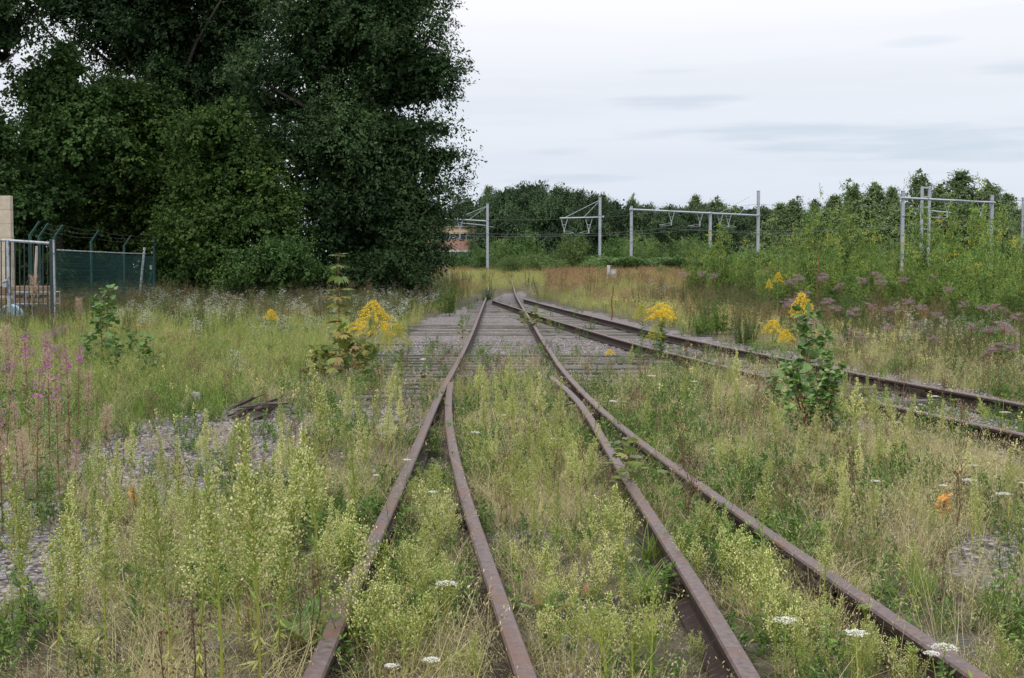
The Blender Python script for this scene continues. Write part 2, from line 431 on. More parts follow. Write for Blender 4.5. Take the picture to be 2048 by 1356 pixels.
def build_rail(name, P, label, zoff=0.02, blade=0):
    prof = rail_profile(); k = len(prof)
    n = len(P)
    d = norm(np.gradient(P, axis=0)); nrm = np.stack([d[:, 1], -d[:, 0]], 1)
    wig = np.array([mnoise.noise(Vector((p[0] * .35, p[1] * .35, ord(name[-1]) * 3.1))) for p in P]) * 0.006
    body = MB(); head = MB()
    V = np.zeros((n, k, 3))
    for j, (a, z) in enumerate(prof):
        V[:, j, 0] = P[:, 0] + nrm[:, 0] * a; V[:, j, 1] = P[:, 1] + nrm[:, 1] * a
        V[:, j, 2] = zoff + z + wig + terrain(P[:, 0] * 0, P[:, 1])
    i = np.arange(n - 1)[:, None]
    def strip(cols):
        j = np.array(cols)[None]
        return np.stack([i * k + j, i * k + (j + 1) % k, (i + 1) * k + (j + 1) % k, (i + 1) * k + j], -1).reshape(-1, 4)
    headcols = [7, 8, 9, 10, 11]
    bodycols = [c for c in range(k) if c not in headcols]
    body.add(V.reshape(-1, 3), strip(bodycols)); head.add(V.reshape(-1, 3), strip(headcols))
    for q, rev in ((0, False), (n - 1, True)):
        idx = list(range(k)); idx = idx[::-1] if rev else idx
        body.add(V[q][idx], [list(range(k))])
    t = thing('rail', label, 'rail', (0, 0, 0), 0, 'rusty rails of the junction')
    link('rail_web', body.mesh('rail_web', M['rust_side']), t)
    link('rail_head', head.mesh('rail_head', M['rust_top']), t)
    for yj in {'A': (6.6, 11.5), 'B': (6.9,), 'C': (5.6, 9.4), 'D': (5.4, 8.1, 11.8), 'E': (14.0, 19.5), 'F': (12.0, 17.5)}[name[-1]]:
        q = int(np.argmin(np.abs(P[:, 1] - yj))); q = min(max(q, 1), n - 2)
        an = math.atan2(d[q][1], d[q][0])
        for sd in (-1, 1):
            jm = MB(); cx_, cy_ = P[q] + nrm[q] * sd * .030
            box(jm, (cx_, cy_, zoff + .066), (.46, .030, .075), rz=an, bev=.006)
            for u in (-.17, -.06, .06, .17):
                box(jm, (cx_ + d[q][0] * u + nrm[q][0] * sd * .022, cy_ + d[q][1] * u + nrm[q][1] * sd * .022, zoff + .066), (.030, .026, .030), rz=an, bev=.007)
            link('joint_plate', jm.mesh('joint_plate', M['rust_side']), t)
    return t
build_rail('railA', RW['A'], 'worn rusty rail running from the bottom edge left of centre, outermost left')
build_rail('railB', RW['B'], 'rusty switch rail curving in to touch the leftmost rail, second from the left')
build_rail('railC', RW['C'], 'rusty switch rail tapering to a free tip at the wooden sleepers')
build_rail('railD', RW['D'], 'long rusty rail from the bottom right corner to the far junction')
build_rail('railE', RW['E'], 'dark rail of the side track on the right, the farther of its pair')
build_rail('railF', RW['F'], 'dark rail of the side track on the right, the nearer of its pair')

# image lines of the rails, used to keep tall plants from hiding them
RPX = {k: np.stack(proj(RW[k][:, 0], RW[k][:, 1], np.full(len(RW[k]), RZ)), 1) for k in RW}
def rail_x(k, py):
    P = RPX[k]; o = np.argsort(P[:, 1])
    return np.interp(py, P[o, 1], P[o, 0], left=np.nan, right=np.nan)
def rail_dist(x, y):
    x = np.asarray(x, float); y = np.asarray(y, float)
    best = np.full(x.shape, 99.0)
    for k, P in RW.items():
        for q in range(0, len(P) - 1):
            ax, ay = P[q]; bx, by = P[q + 1]
            dx, dy = bx - ax, by - ay
            t = np.clip(((x - ax) * dx + (y - ay) * dy) / (dx * dx + dy * dy), 0, 1)
            best = np.minimum(best, np.hypot(x - ax - t * dx, y - ay - t * dy))
    return best

# ------------------------------------------------------------------ sleepers
def sleeper_mesh(L, seed):
    mb = MB(); r = np.random.default_rng(seed)
    n = 14
    xs = np.linspace(-L / 2, L / 2, n)
    prof = [(-0.125, -0.14), (-0.125, -0.012), (-0.113, 0.0), (-0.05, 0.003), (0.04, -0.002), (0.113, 0.0), (0.125, -0.012), (0.125, -0.14)]
    k = len(prof)
    V = np.zeros((n, k, 3))
    for i, x in enumerate(xs):
        for j, (a, b) in enumerate(prof):
            V[i, j] = (x, a + r.normal(0, .005), b + r.normal(0, .004))
    i = np.arange(n - 1)[:, None]; j = np.arange(k)[None]
    mb.add(V.reshape(-1, 3), np.stack([i * k + j, (i + 1) * k + j, (i + 1) * k + (j + 1) % k, i * k + (j + 1) % k], -1).reshape(-1, 4), 0.5)
    for q, rev in ((0, False), (n - 1, True)):
        idx = list(range(k)); idx = idx[::-1] if rev else idx
        mb.add(V[q][idx], [list(range(k))])
    return mb.mesh('sleeper', M['timber'])
sl_long = [sleeper_mesh(6.2, s) for s in (1, 2, 3)]
sl_mid = [sleeper_mesh(4.3, s) for s in (7, 8, 9)]
sl_norm = [sleeper_mesh(2.6, s) for s in (4, 5, 6)]
def put_sleeper(me, x, y, rz, lab, grp):
    o = link('sleeper', me, None, (x, y, (-0.018 if y < 13.2 else 0.040 if y < 21.5 else 0.004) + tz(0, y)))
    o.rotation_euler = (ry_.uniform(-.06, .06), ry_.uniform(-.006, .006), rz); o.location[2] += ry_.uniform(-.012, .010)
    tag(o, lab, 'railway sleeper', grp)
ry_ = random.Random(3)
def interp_line(k, y):
    P = RW[k]; o = np.argsort(P[:, 1]); return float(np.interp(y, P[o, 1], P[o, 0]))
y = 2.2; i = 0
n_long = 0; n_near = 0; n_far = 0; n_side = 0
while y < 52:
    if y < 13.2:
        xm = (interp_line('A', y) + interp_line('D', y)) / 2
        L = sl_mid
        put_sleeper(random.choice(L), xm, y, ry_.uniform(-.015, .015), 'half buried sleeper under the four near rails, %s' % ORD[n_near], 'sleepers of the near double track')
        y += 0.66; n_near += 1
    elif y < 24:
        xm = (interp_line('A', y) + interp_line('D', y)) / 2 - 0.15
        put_sleeper(random.choice(sl_long), xm + ry_.uniform(-.15, .15), y, ry_.uniform(-.022, .022), 'long bare weathered sleeper crossing the junction, %s' % (ORD[n_long],), 'bare sleepers of the junction')
        n_long += 1
        y += 0.62 + ry_.uniform(-.13, .13)
    else:
        xm = (interp_line('A', y) + interp_line('D', y)) / 2
        if ry_.random() < .42: y += .66; continue
        put_sleeper(random.choice(sl_long if y < 34 else sl_norm), xm, y, ry_.uniform(-.015, .015), 'grey sleeper sunk in ballast under the far track, %s' % ORD[n_far], 'sleepers of the far track')
        y += 0.66; n_far += 1
# sleepers of the side track follow its own direction
P = (RW['F'][:120] if len(RW['F']) > 120 else RW['F'])
s = 0.0
for q in range(0, len(RW['F']) - 1):
    p = RW['F'][q]; dd = RW['F'][q + 1] - p; dd = dd / np.linalg.norm(dd)
    nv = np.array([-dd[1], dd[0]]); nv = nv if nv[1] > 0 or nv[0] > 0 else -nv
    # distance to rail E along the normal
    e = RW['E'] - p; dist = np.abs(e @ dd); j = int(np.argmin(dist)); sep_ = float(np.linalg.norm(e[j]))
    if sep_ > 2.4 or p[1] > 40: continue
    if q % 5 in (0, 1, 3) and q % 5 != 1 or q % 5 == 2:
        mid = (p + RW['E'][j]) / 2
        put_sleeper(random.choice(sl_norm), mid[0], mid[1], math.atan2(RW['E'][j][1] - p[1], RW['E'][j][0] - p[0]), 'sleeper bedded in stones under the side track, %s' % ORD[n_side], 'sleepers of the side track'); n_side += 1

# ------------------------------------------------------------------ bare gravel areas, in photograph pixels of the ground
GRAVEL = [
 [(140,905),(230,880),(300,838),(450,812),(560,808),(650,822),(660,870),(600,905),(560,960),(470,1010),(300,1010),(150,985)],
 [(-400,1030),(0,1000),(110,1020),(190,1085),(170,1180),(60,1215),(-400,1260)],
 [(575,742),(640,722),(740,700),(830,660),(850,640),(905,625),(960,600),(1040,590),(1075,605),(1250,650),(1330,672),(1400,712),(1460,740),(1300,742),(1240,790),(1110,772),(890,768),(850,790),(700,770),(600,775)],
 [(1048,596),(1200,630),(1448,684),(1738,742),(2048,798),(2600,890),(2600,1030),(2048,895),(1780,836),(1552,782),(1337,724),(1150,664),(985,604)],
 [(1650,842),(1800,838),(2048,884),(2600,1000),(2600,1060),(2048,925),(1860,890),(1700,880)],
 [(1930,1090),(2048,1078),(2500,1090),(2500,1260),(2048,1190),(1950,1160)],
 [(600,840),(720,800),(870,770),(860,830),(800,870),(700,880)],
]
def px_ground(x, y):
    px, py = proj(x, y, 0.0)
    return px, py
def vnoise(x, y, s, seed=0.0):
    return np.array([mnoise.noise(Vector((a * s, b * s, seed))) for a, b in zip(np.ravel(x), np.ravel(y))]).reshape(np.shape(x))
def gravelness(x, y, jit=True):
    px, py = px_ground(x, y)
    if jit:
        jx = vnoise(x, y, 0.9, 3.3); jy = vnoise(x, y, 0.9, 9.1)
        px = px + jx * 55 * np.clip((py - 541) / 400, 0.1, 1.4); py = py + jy * 30 * np.clip((py - 541) / 400, 0.08, 1.4)
    g = np.zeros(np.shape(px), bool)
    for p in GRAVEL: g |= inpoly(px, py, p)
    return g

# ------------------------------------------------------------------ ground sheet
def axis(*segs):
    out = []
    for a, b, st in segs:
        out.append(np.arange(a, b, st))
    return np.concatenate(out)
xs = axis((-900, -100, 80), (-100, -30, 6), (-30, -9, 0.8), (-9, 9, 0.12), (9, 30, 0.8), (30, 100, 6), (100, 901, 80))
ys = axis((-60, -6, 6), (-6, 2, 0.5), (2, 26, 0.12), (26, 70, 0.7), (70, 200, 2.5), (200, 1500, 100))
X, Y = np.meshgrid(xs, ys)
near = (np.abs(X) < 9.5) & (Y > 1.5) & (Y < 26.5)
Zg = terrain(X, Y)
bump = np.zeros_like(X)
idx = np.where(near)
bump[idx] = vnoise(X[idx], Y[idx], 2.2, 1.0) * 0.018 + vnoise(X[idx], Y[idx], 7.0, 2.0) * 0.010
Zg = Zg + bump - 0.01
gr = np.zeros_like(X)
inr = (np.abs(X) < 30) & (Y > 1.5) & (Y < 75)
gidx = np.where(inr)
gr[gidx] = gravelness(X[gidx], Y[gidx])
gmb = MB()
ny, nx = X.shape
ii = np.arange(ny - 1)[:, None]; jj = np.arange(nx - 1)[None]
gmb.add(np.stack([X, Y, Zg], -1).reshape(-1, 3), np.stack([ii * nx + jj, ii * nx + jj + 1, (ii + 1) * nx + jj + 1, (ii + 1) * nx + jj], -1).reshape(-1, 4))
def ground_mat():
    m, t = newmat('ballast_and_dry_soil'); N = t.nodes.new; L = t.links.new
    o = N('ShaderNodeOutputMaterial'); p = N('ShaderNodeBsdfPrincipled'); p.inputs['Roughness'].default_value = 0.9; p.inputs['Specular IOR Level'].default_value = 0.2
    tcn = N('ShaderNodeTexCoord')
    v = N('ShaderNodeTexVoronoi'); v.inputs['Scale'].default_value = 26; L(tcn.outputs['Object'], v.inputs['Vector'])
    v2 = N('ShaderNodeTexVoronoi'); v2.inputs['Scale'].default_value = 60; L(tcn.outputs['Object'], v2.inputs['Vector'])
    sp_ = N('ShaderNodeSeparateColor'); L(v.outputs['Color'], sp_.inputs[0])
    rs = N('ShaderNodeValToRGB'); L(sp_.outputs[0], rs.inputs[0])
    e = rs.color_ramp.elements; e[0].color = (0.15, 0.135, 0.14, 1); e[1].color = (0.44, 0.42, 0.44, 1); q = e.new(0.45); q.color = (0.28, 0.26, 0.27, 1)
    q = e.new(0.8); q.color = (0.32, 0.27, 0.26, 1)
    dr = N('ShaderNodeMapRange'); L(v.outputs['Distance'], dr.inputs[0]); dr.inputs[1].default_value = 0.35; dr.inputs[2].default_value = 0.75
    dk = N('ShaderNodeMixRGB'); L(dr.outputs[0], dk.inputs[0]); L(rs.outputs[0], dk.inputs[1]); dk.inputs[2].default_value = (0.06, 0.05, 0.045, 1)
    ns = N('ShaderNodeTexNoise'); ns.inputs['Scale'].default_value = 3; ns.inputs['Detail'].default_value = 9; ns.inputs['Roughness'].default_value = 0.7; L(tcn.outputs['Object'], ns.inputs['Vector'])
    so = N('ShaderNodeValToRGB'); L(ns.outputs[0], so.inputs[0]); e = so.color_ramp.elements
    e[0].position = 0.3; e[0].color = (0.035, 0.028, 0.020, 1); e[1].position = 0.7; e[1].color = (0.19, 0.165, 0.11, 1); q = e.new(0.5); q.color = (0.085, 0.075, 0.048, 1)
    at_ = N('ShaderNodeAttribute'); at_.attribute_name = 'gravel'
    ns2 = N('ShaderNodeTexNoise'); ns2.inputs['Scale'].default_value = 5; ns2.inputs['Detail'].default_value = 6; L(tcn.outputs['Object'], ns2.inputs['Vector'])
    th = N('ShaderNodeMath'); th.operation = 'MULTIPLY_ADD'; L(ns2.outputs[0], th.inputs[0]); th.inputs[1].default_value = 0.9; L(at_.outputs['Fac'], th.inputs[2])
    tr = N('ShaderNodeMapRange'); L(th.outputs[0], tr.inputs[0]); tr.inputs[1].default_value = 0.62; tr.inputs[2].default_value = 0.85
    mx = N('ShaderNodeMixRGB'); L(tr.outputs[0], mx.inputs[0]); L(so.outputs[0], mx.inputs[1]); L(dk.outputs[0], mx.inputs[2])
    # thin moss
    ns3 = N('ShaderNodeTexNoise'); ns3.inputs['Scale'].default_value = 0.9; ns3.inputs['Detail'].default_value = 8; L(tcn.outputs['Object'], ns3.inputs['Vector'])
    mr = N('ShaderNodeMapRange'); L(ns3.outputs[0], mr.inputs[0]); mr.inputs[1].default_value = 0.55; mr.inputs[2].default_value = 0.72; mr.inputs[4].default_value = 0.55
    mo = N('ShaderNodeMixRGB'); L(mr.outputs[0], mo.inputs[0]); L(mx.outputs[0], mo.inputs[1]); mo.inputs[2].default_value = (0.13, 0.14, 0.05, 1)
    L(mo.outputs[0], p.inputs['Base Color'])
    ma = N('ShaderNodeMath'); ma.operation = 'ADD'; L(v.outputs['Distance'], ma.inputs[0]); L(v2.outputs['Distance'], ma.inputs[1])
    b = N('ShaderNodeBump'); b.inputs['Strength'].default_value = 0.8; b.inputs['Distance'].default_value = 0.02; b.invert = True
    L(ma.outputs[0], b.inputs['Height']); L(b.outputs[0], p.inputs['Normal']); L(p.outputs[0], o.inputs[0])
    return m
gme = gmb.mesh('ground', ground_mat(), smooth=True)
ga = gme.attributes.new('gravel', 'FLOAT', 'POINT'); ga.data.foreach_set('value', gr.astype(np.float32).ravel())
tag(link('ground', gme), 'stony railway ground with dry soil between the weeds', 'ground', kind='structure')

# raised bed of the electrified line
bed = MB()
bx = np.linspace(-70, 90, 60)
for i in range(len(bx) - 1):
    pass
prof = [(-3.6, -0.15), (-2.6, 0.16), (2.6, 0.16), (3.6, -0.15)]
V = []
for x in bx:
    for (dy, z) in prof: V.append((x, 134 + dy + mnoise.noise(Vector((x * .3, dy, 0))) * .15, 0.92 + z + mnoise.noise(Vector((x * .8, dy, 3))) * .04))
n = len(prof); ii = np.arange(len(bx) - 1)[:, None]; jj = np.arange(n - 1)[None]
bed.add(V, np.stack([ii * n + jj, (ii + 1) * n + jj, (ii + 1) * n + jj + 1, ii * n + jj + 1], -1).reshape(-1, 4))
M['ballast'] = surf_mat('distant_ballast', (0.16, 0.15, 0.15, 1), (0.34, 0.32, 0.33, 1), 5, 0.95, 0.8, spec=0.1)
tag(link('ballast_bed', bed.mesh('ballast_bed', M['ballast'])), 'grey ballast bed of the electrified line in front of the trees', 'ballast bed', kind='structure')

# ------------------------------------------------------------------ electrified line: masts, booms, droppers, wires
ZB = 0.85
def mast(label, px, dist, pytop, rad=0.13, name='catenary_mast', hw=True, extra=None, loc=None):
    x, y, zt = D(px, pytop, dist)
    mb = MB()
    h = zt - ZB
    # rolled steel mast: two flanges and a web
    wd = rad * 2
    box(mb, (0, -rad, h / 2), (wd, 0.03, h)); box(mb, (0, rad, h / 2), (wd, 0.03, h)); box(mb, (0, 0, h / 2), (0.03, wd - .034, h - .01))
    t = thing(name, label, 'catenary mast', (x, y, ZB), 0, 'grey masts of the electrified line')
    link('mast_post', mb.mesh('mast_post', M['galv']), t)
    c = MB(); box(c, (0, 0, h + 0.03), (wd + .05, wd + .08, 0.05)); link('mast_cap', c.mesh('mast_cap', M['galv']), t)
    f = MB(); box(f, (0, 0, 0.08), (0.7, 0.7, 0.5), bev=.04); link('footing', f.mesh('footing', M['concrete']), t)
    for q in (0.25, 0.6, 0.78):
        b = MB(); box(b, (0, 0, h * q), (wd + .06, wd + .12, .06)); link('clamp', b.mesh('clamp', M['galv']), t)
    return t, x, y, h
def dropper(parent, lx, lz, drop=1.7, side=-1, reg=1.6, ly=0.0):
    """V-shaped hanger with stem and registration arm, in the parent's frame"""
    f = MB()
    tube(f, [(lx - .32, ly, lz), (lx - .06, ly, lz - .95)], .035, 5); tube(f, [(lx + .32, ly, lz), (lx + .06, ly, lz - .95)], .035, 5)
    tube(f, [(lx - .17, ly, lz - .55), (lx + .17, ly, lz - .55)], .025, 4)
    tube(f, [(lx, ly, lz - .9), (lx, ly, lz - drop - .45)], .07, 6)
    link('hanger', f.mesh('hanger', M['galv']), parent)
    a = MB()
    tube(a, [(lx, ly, lz - drop - .2), (lx + side * reg, ly, lz - drop - .42)], .028, 4)
    tube(a, [(lx, ly, lz - drop - .42), (lx + side * reg * .8, ly, lz - drop - .52)], .022, 4)
    link('registration_arm', a.mesh('registration_arm', M['galv']), parent)
    g = MB()
    for q in range(5):
        tube(g, [(lx + side * (.25 + q * .07), ly, lz - drop - .23 - q * .01), (lx + side * (.28 + q * .07), ly, lz - drop - .24 - q * .01)], .065, 8, cap=True)
    link('insulator', g.mesh('insulator', M['insulator']), parent)
def beam_between(mb, a, b, r=0.07):
    tube(mb, [a, b], r, 4, cap=True)

# mast at the left, partly behind the big tree, with its arm to the left
t, mxx, my, mh = mast('single grey mast beside the brick building, right of the big dark tree', 975, 132, 408)
a = MB(); sc_ = my / F
zt = mh
beam_between(a, (0, 0, zt - 34 * sc_), (-85 * sc_, 0, zt - 29 * sc_)); beam_between(a, (0, 0, zt - 43 * sc_), (-60 * sc_, 0, zt - 37 * sc_), .05)
link('boom', a.mesh('boom', M['galv']), t)
a = MB(); tube(a, [(0, 0, zt - 4 * sc_), (-60 * sc_, 0, zt - 28 * sc_)], .025, 4); tube(a, [(0, 0, zt - 4 * sc_), (-35 * sc_, 0, zt - 30 * sc_)], .025, 4)
link('stay_rod', a.mesh('stay_rod', M['galv']), t)
a = MB(); tube(a, [(0, 0, zt - 44 * sc_), (11 * sc_, 0, zt - 46 * sc_)], .03, 4); link('bracket', a.mesh('bracket', M['galv']), t)
dropper(t, -55 * sc_, zt - 31 * sc_, 1.6, -1, 1.2)

# mast with the long boom and two hangers
t, mxx, my, mh = mast('tall grey mast with a boom and two hangers, left of the portal', 1200, 122, 395)
sc_ = my / F; zt = mh
a = MB(); beam_between(a, (8 * sc_, 0, zt - 39 * sc_), (-80 * sc_, 0, zt - 41 * sc_), .075); link('boom', a.mesh('boom', M['galv']), t)
a = MB()
tube(a, [(0, 0, zt - 5 * sc_), (-70 * sc_, 0, zt - 40 * sc_)], .028, 4); tube(a, [(0, 0, zt - 6 * sc_), (-33 * sc_, 0, zt - 40 * sc_)], .028, 4)
link('stay_rod', a.mesh('stay_rod', M['galv']), t)
dropper(t, -71 * sc_, zt - 43 * sc_, 0.95, 1, 0.95); dropper(t, -22 * sc_, zt - 43 * sc_, 0.95, -1, 0.95)
a = MB(); tube(a, [(0, 0, zt - 38 * sc_), (9 * sc_, 0, zt - 37 * sc_)], .05, 5, cap=True); tube(a, [(0, 0, zt - 46 * sc_), (5 * sc_, 0, zt - 46 * sc_)], .05, 5, cap=True)
link('bracket', a.mesh('bracket', M['galv']), t)

# portal: its beam is carried by three masts
def portal(label, ends, masts, hangers, r=0.11, box_=False):
    (pa, ya, da), (pb, yb, db) = ends
    A = np.array(D(pa, ya, da)); B = np.array(D(pb, yb, db))
    x0, y0 = A[0], A[1]
    t = thing('catenary_portal', label, 'catenary portal', (x0, y0, ZB), 0, 'portals of the electrified line')
    off = np.array([x0, y0, ZB])
    a = MB(); 
    d = B - A; L = np.linalg.norm(d); u = d / L
    pts = [A - off + u * q for q in (-0.25, L + .25)]
    tube(a, pts, r, 4, cap=True)
    link('portal_beam', a.mesh('portal_beam', M['galv']), t)
    for (px, top, rad) in masts:
        # the mast stands where its column meets the beam line
        q = 0.5; lo_, hi = -0.3, 1.3
        for _ in range(40):
            q = (lo_ + hi) / 2; pp = A + d * q
            if proj(pp[0], pp[1], pp[2])[0] < px: lo_ = q
            else: hi = q
        _, _, zt_ = D(px, top, pp[1])
        m = MB(); h = zt_ - ZB; lx, ly = pp[0] - x0, pp[1] - y0 + .16
        box(m, (lx, ly - rad, h / 2), (rad * 2, .03, h)); box(m, (lx, ly + rad, h / 2), (rad * 2, .03, h)); box(m, (lx, ly, h / 2), (.03, rad * 2 - .034, h - .01))
        box(m, (lx, ly, h + .02), (rad * 2 + .05, rad * 2 + .07, .05))
        for z in (.5, .72): box(m, (lx, ly - rad - .05, h * z), (rad * 2 + .05, .06, .07))
        link('portal_mast', m.mesh('portal_mast', M['galv']), t)
    for (px, dr, side, reg) in hangers:
        lo_, hi = 0, 1
        for _ in range(40):
            q = (lo_ + hi) / 2; pp = A + d * q
            if proj(pp[0], pp[1], pp[2])[0] < px: lo_ = q
            else: hi = q
        dropper(t, pp[0] - x0, pp[2] - ZB - r * .5, dr, side, reg, pp[1] - y0)
    return t, A, B
t, PA, PB = portal('long grey portal beam on three masts with four hangers, in front of the trees', ((1263, 419, 128), (1517, 431, 142)),
       [(1263, 413, .14), (1421, 424, .15), (1517, 382, .16)], [(1343, 1.0, -1, 1.3), (1400, 1.0, -1, 1.3), (1440, 1.0, 1, 1.1), (1457, 1.0, 1, .9)])
a = MB()
for (p1, y1, p2, y2) in ((1441, 425, 1500, 393), (1478, 428, 1500, 408)):
    q = np.array(D(p1, y1, 138)) - np.array([PA[0], PA[1], ZB]); r_ = np.array(D(p2, y2, 138.0)) - np.array([PA[0], PA[1], ZB])
    tube(a, [q, r_], .022, 4)
link('stay_rod', a.mesh('stay_rod', M['galv']), t)
t, PA2, PB2 = portal('portal with a pale beam above the light green birch bushes at far right', ((1806, 396, 108), (1987, 405, 116)),
       [(1807, 382, .13), (1985, 391, .14)], [(1895, 1.1, -1, 1.2), (1962, .8, 1, .6)])
# ladder-like twin mast behind the right portal
x, y, zt = D(1852, 373, 124)
t = thing('lattice_mast', 'grey twin post mast with a window frame head behind the right portal', 'catenary mast', (x, y, ZB), 0, 'grey masts of the electrified line')
h = zt - ZB
m = MB()
for sx in (-.38, .38): box(m, (sx, 0, h / 2), (.26, .26, h), bev=.02)
link('mast_post', m.mesh('mast_post', M['galv']), t)
m = MB()
for z in (h - .12, h - 1.05, h - 2.1, h - 3.2, h - 4.3, h - 5.4): box(m, (0, 0, z), (.49, .2, .16))
link('cross_tie', m.mesh('cross_tie', M['galv']), t)
m = MB(); tube(m, [(.5, 0, h - 2.45), (2.6, 0, h - 2.65)], .07, 5, cap=True); tube(m, [(.5, 0, h - 3.1), (1.4, 0, h - 3.2)], .04, 5, cap=True)
link('boom', m.mesh('boom', M['galv']), t)
mast('slim grey mast at the right edge of the picture', 2046, 130, 396, .09)

# contact and messenger wires, one object per wire
def wire(pts, label, r=.02):
    P = []
    for i in range(len(pts) - 1):
        a, b = np.array(D(*pts[i])), np.array(D(*pts[i + 1]))
        for q in np.linspace(0, 1, 12, endpoint=False):
            p = a + (b - a) * q; p[2] -= .25 * 4 * q * (1 - q) * .6
            P.append(p)
    P.append(np.array(D(*pts[-1])))
    mb = MB(); tube(mb, P, r, 4)
    o = link('overhead_wire', mb.mesh('overhead_wire', M['wire'])); tag(o, label, 'overhead wire', 'wires of the electrified line')
wire([(880, 463, 138), (1136, 468, 124), (1330, 456, 128), (1500, 462, 136), (1880, 452, 116), (2150, 452, 110)], 'lowest dark wire strung between the grey masts')
wire([(880, 470, 139), (1170, 471, 125), (1385, 459, 130), (1560, 466, 138), (1960, 440, 114), (2150, 440, 108)], 'lower wire running behind the hangers')
wire([(880, 436, 138), (1130, 438, 124), (1343, 421, 129), (1517, 408, 141), (1700, 414, 128), (1895, 400, 113), (2150, 396, 104)], 'upper wire touching the portal beams', .014)

# small trackside cabinet and marker posts
x, y, z = D(1222, 545, 88)
t = thing('trackside_cabinet', 'small pale trackside box with a taller post, at the foot of the tall mast', 'cabinet', (x, y, tz(x, y)), 0)
m = MB(); box(m, (-.18, 0, .55), (.22, .22, 1.1 + .3), bev=.02); link('post', m.mesh('post', M['white_box']), t)
m = MB(); box(m, (.16, 0, .62), (.42, .3, .62), bev=.03); box(m, (.16, 0, .95), (.48, .36, .05)); link('cabinet_box', m.mesh('cabinet_box', M['white_box']), t)
def stake(px, pyb, pyt, mat_, label, lean=0.0, r=.035, name='stake'):
    x, y = G(px, pyb); x = float(x); y = float(y)
    zt = EYE + (541 - pyt) / F * y
    mb = MB(); h = zt - tz(x, y)
    pts = [(lean * q * h + .02 * math.sin(q * 9), 0, h * q) for q in np.linspace(-.1, 1, 9)]
    tube(mb, pts, [r * (1.1 - .25 * q) for q in np.linspace(0, 1, 9)], 6, cap=True)
    o = link(name, mb.mesh(name, mat_), None, (x, y, tz(x, y))); tag(o, label, 'stake')
M['rust_stick'] = surf_mat('dead_brown_stem', (0.09, 0.035, 0.015, 1), (0.22, 0.10, 0.05, 1), 12, 0.9, 0.4)
M['dark_stake'] = surf_mat('dark_stake_wood', (0.05, 0.035, 0.03, 1), (0.14, 0.10, 0.08, 1), 12, 0.9, 0.4)
stake(1096, 585, 553, M['dark_stake'], 'thin dark stake standing in the grass left of the cabinet', 0, .05)
stake(903, 566 + 8, 541, M['stick'], 'short grey stub of wood leaning beside the brick building', -.5, .06)

# ------------------------------------------------------------------ brick building behind the big tree
def brick_mat():
    m, t = newmat('red_brick'); N = t.nodes.new; L = t.links.new
    o = N('ShaderNodeOutputMaterial'); p = N('ShaderNodeBsdfPrincipled'); p.inputs['Roughness'].default_value = .9
    tcn = N('ShaderNodeTexCoord'); mp = N('ShaderNodeMapping'); mp.inputs['Rotation'].default_value = (math.pi / 2, 0, 0); L(tcn.outputs['Object'], mp.inputs[0])
    b = N('ShaderNodeTexBrick'); b.inputs['Scale'].default_value = 3.0; b.inputs['Color1'].default_value = (0.27, 0.13, 0.10, 1); b.inputs['Color2'].default_value = (0.36, 0.19, 0.145, 1); b.inputs['Mortar'].default_value = (0.32, 0.27, 0.24, 1)
    L(mp.outputs[0], b.inputs['Vector']); L(b.outputs[0], p.inputs['Base Color']); L(p.outputs[0], o.inputs[0])
    return m
M['brick'] = brick_mat()
x1, y0, zc_ = D(953, 505, 165)
t = thing('brick_building', 'low red brick building with a pale band, behind the tree edge', 'building', (x1 - 9, y0, .9))
sc_ = y0 / F
def zz(py): return EYE + (541 - py) * sc_ - .9
wm = MB(); box(wm, (0, 4, zz(504) / 2), (18, 8, zz(504)))
link('lower_wall', wm.mesh('lower_wall', M['glass']), t)
wm = MB(); box(wm, (0, 4, (zz(504) + zz(500)) / 2), (18.1, 8.1, zz(500) - zz(504))); link('sill_band', wm.mesh('sill_band', M['white_box']), t)
wm = MB(); box(wm, (0, 4, (zz(500) + zz(479)) / 2), (18.0, 8.0, zz(479) - zz(500))); link('wall', wm.mesh('wall', M['brick']), t)
wm = MB(); box(wm, (0, 4.1, (zz(479) + zz(468)) / 2), (17.9, 7.9, zz(468) - zz(479))); wo = link('window', wm.mesh('window', M['glass']), t)
wm = MB()
for q in np.arange(-8.9, 9.1, 1.1): box(wm, (q, .08, (zz(479) + zz(468)) / 2), (.07, .06, zz(468) - zz(479) - .02))
link('window_bars', wm.mesh('window_bars', M['white_box']), wo)
M['cream'] = surf_mat('cream_render', (0.42, 0.31, 0.19, 1), (0.52, 0.40, 0.26, 1), 2, .9, .1)
wm = MB(); box(wm, (0, 4, (zz(468) + zz(454)) / 2), (18.06, 8.06, zz(454) - zz(468))); link('fascia', wm.mesh('fascia', M['cream']), t)
wm = MB(); box(wm, (0, 4, zz(453.2)), (18.6, 8.6, .12)); link('roof', wm.mesh('roof', M['concrete']), t)
wm = MB(); tube(wm, [(9.05, -.12, 0), (9.05, -.12, zz(454))], .07, 6); link('downpipe', wm.mesh('downpipe', M['galv']), t)

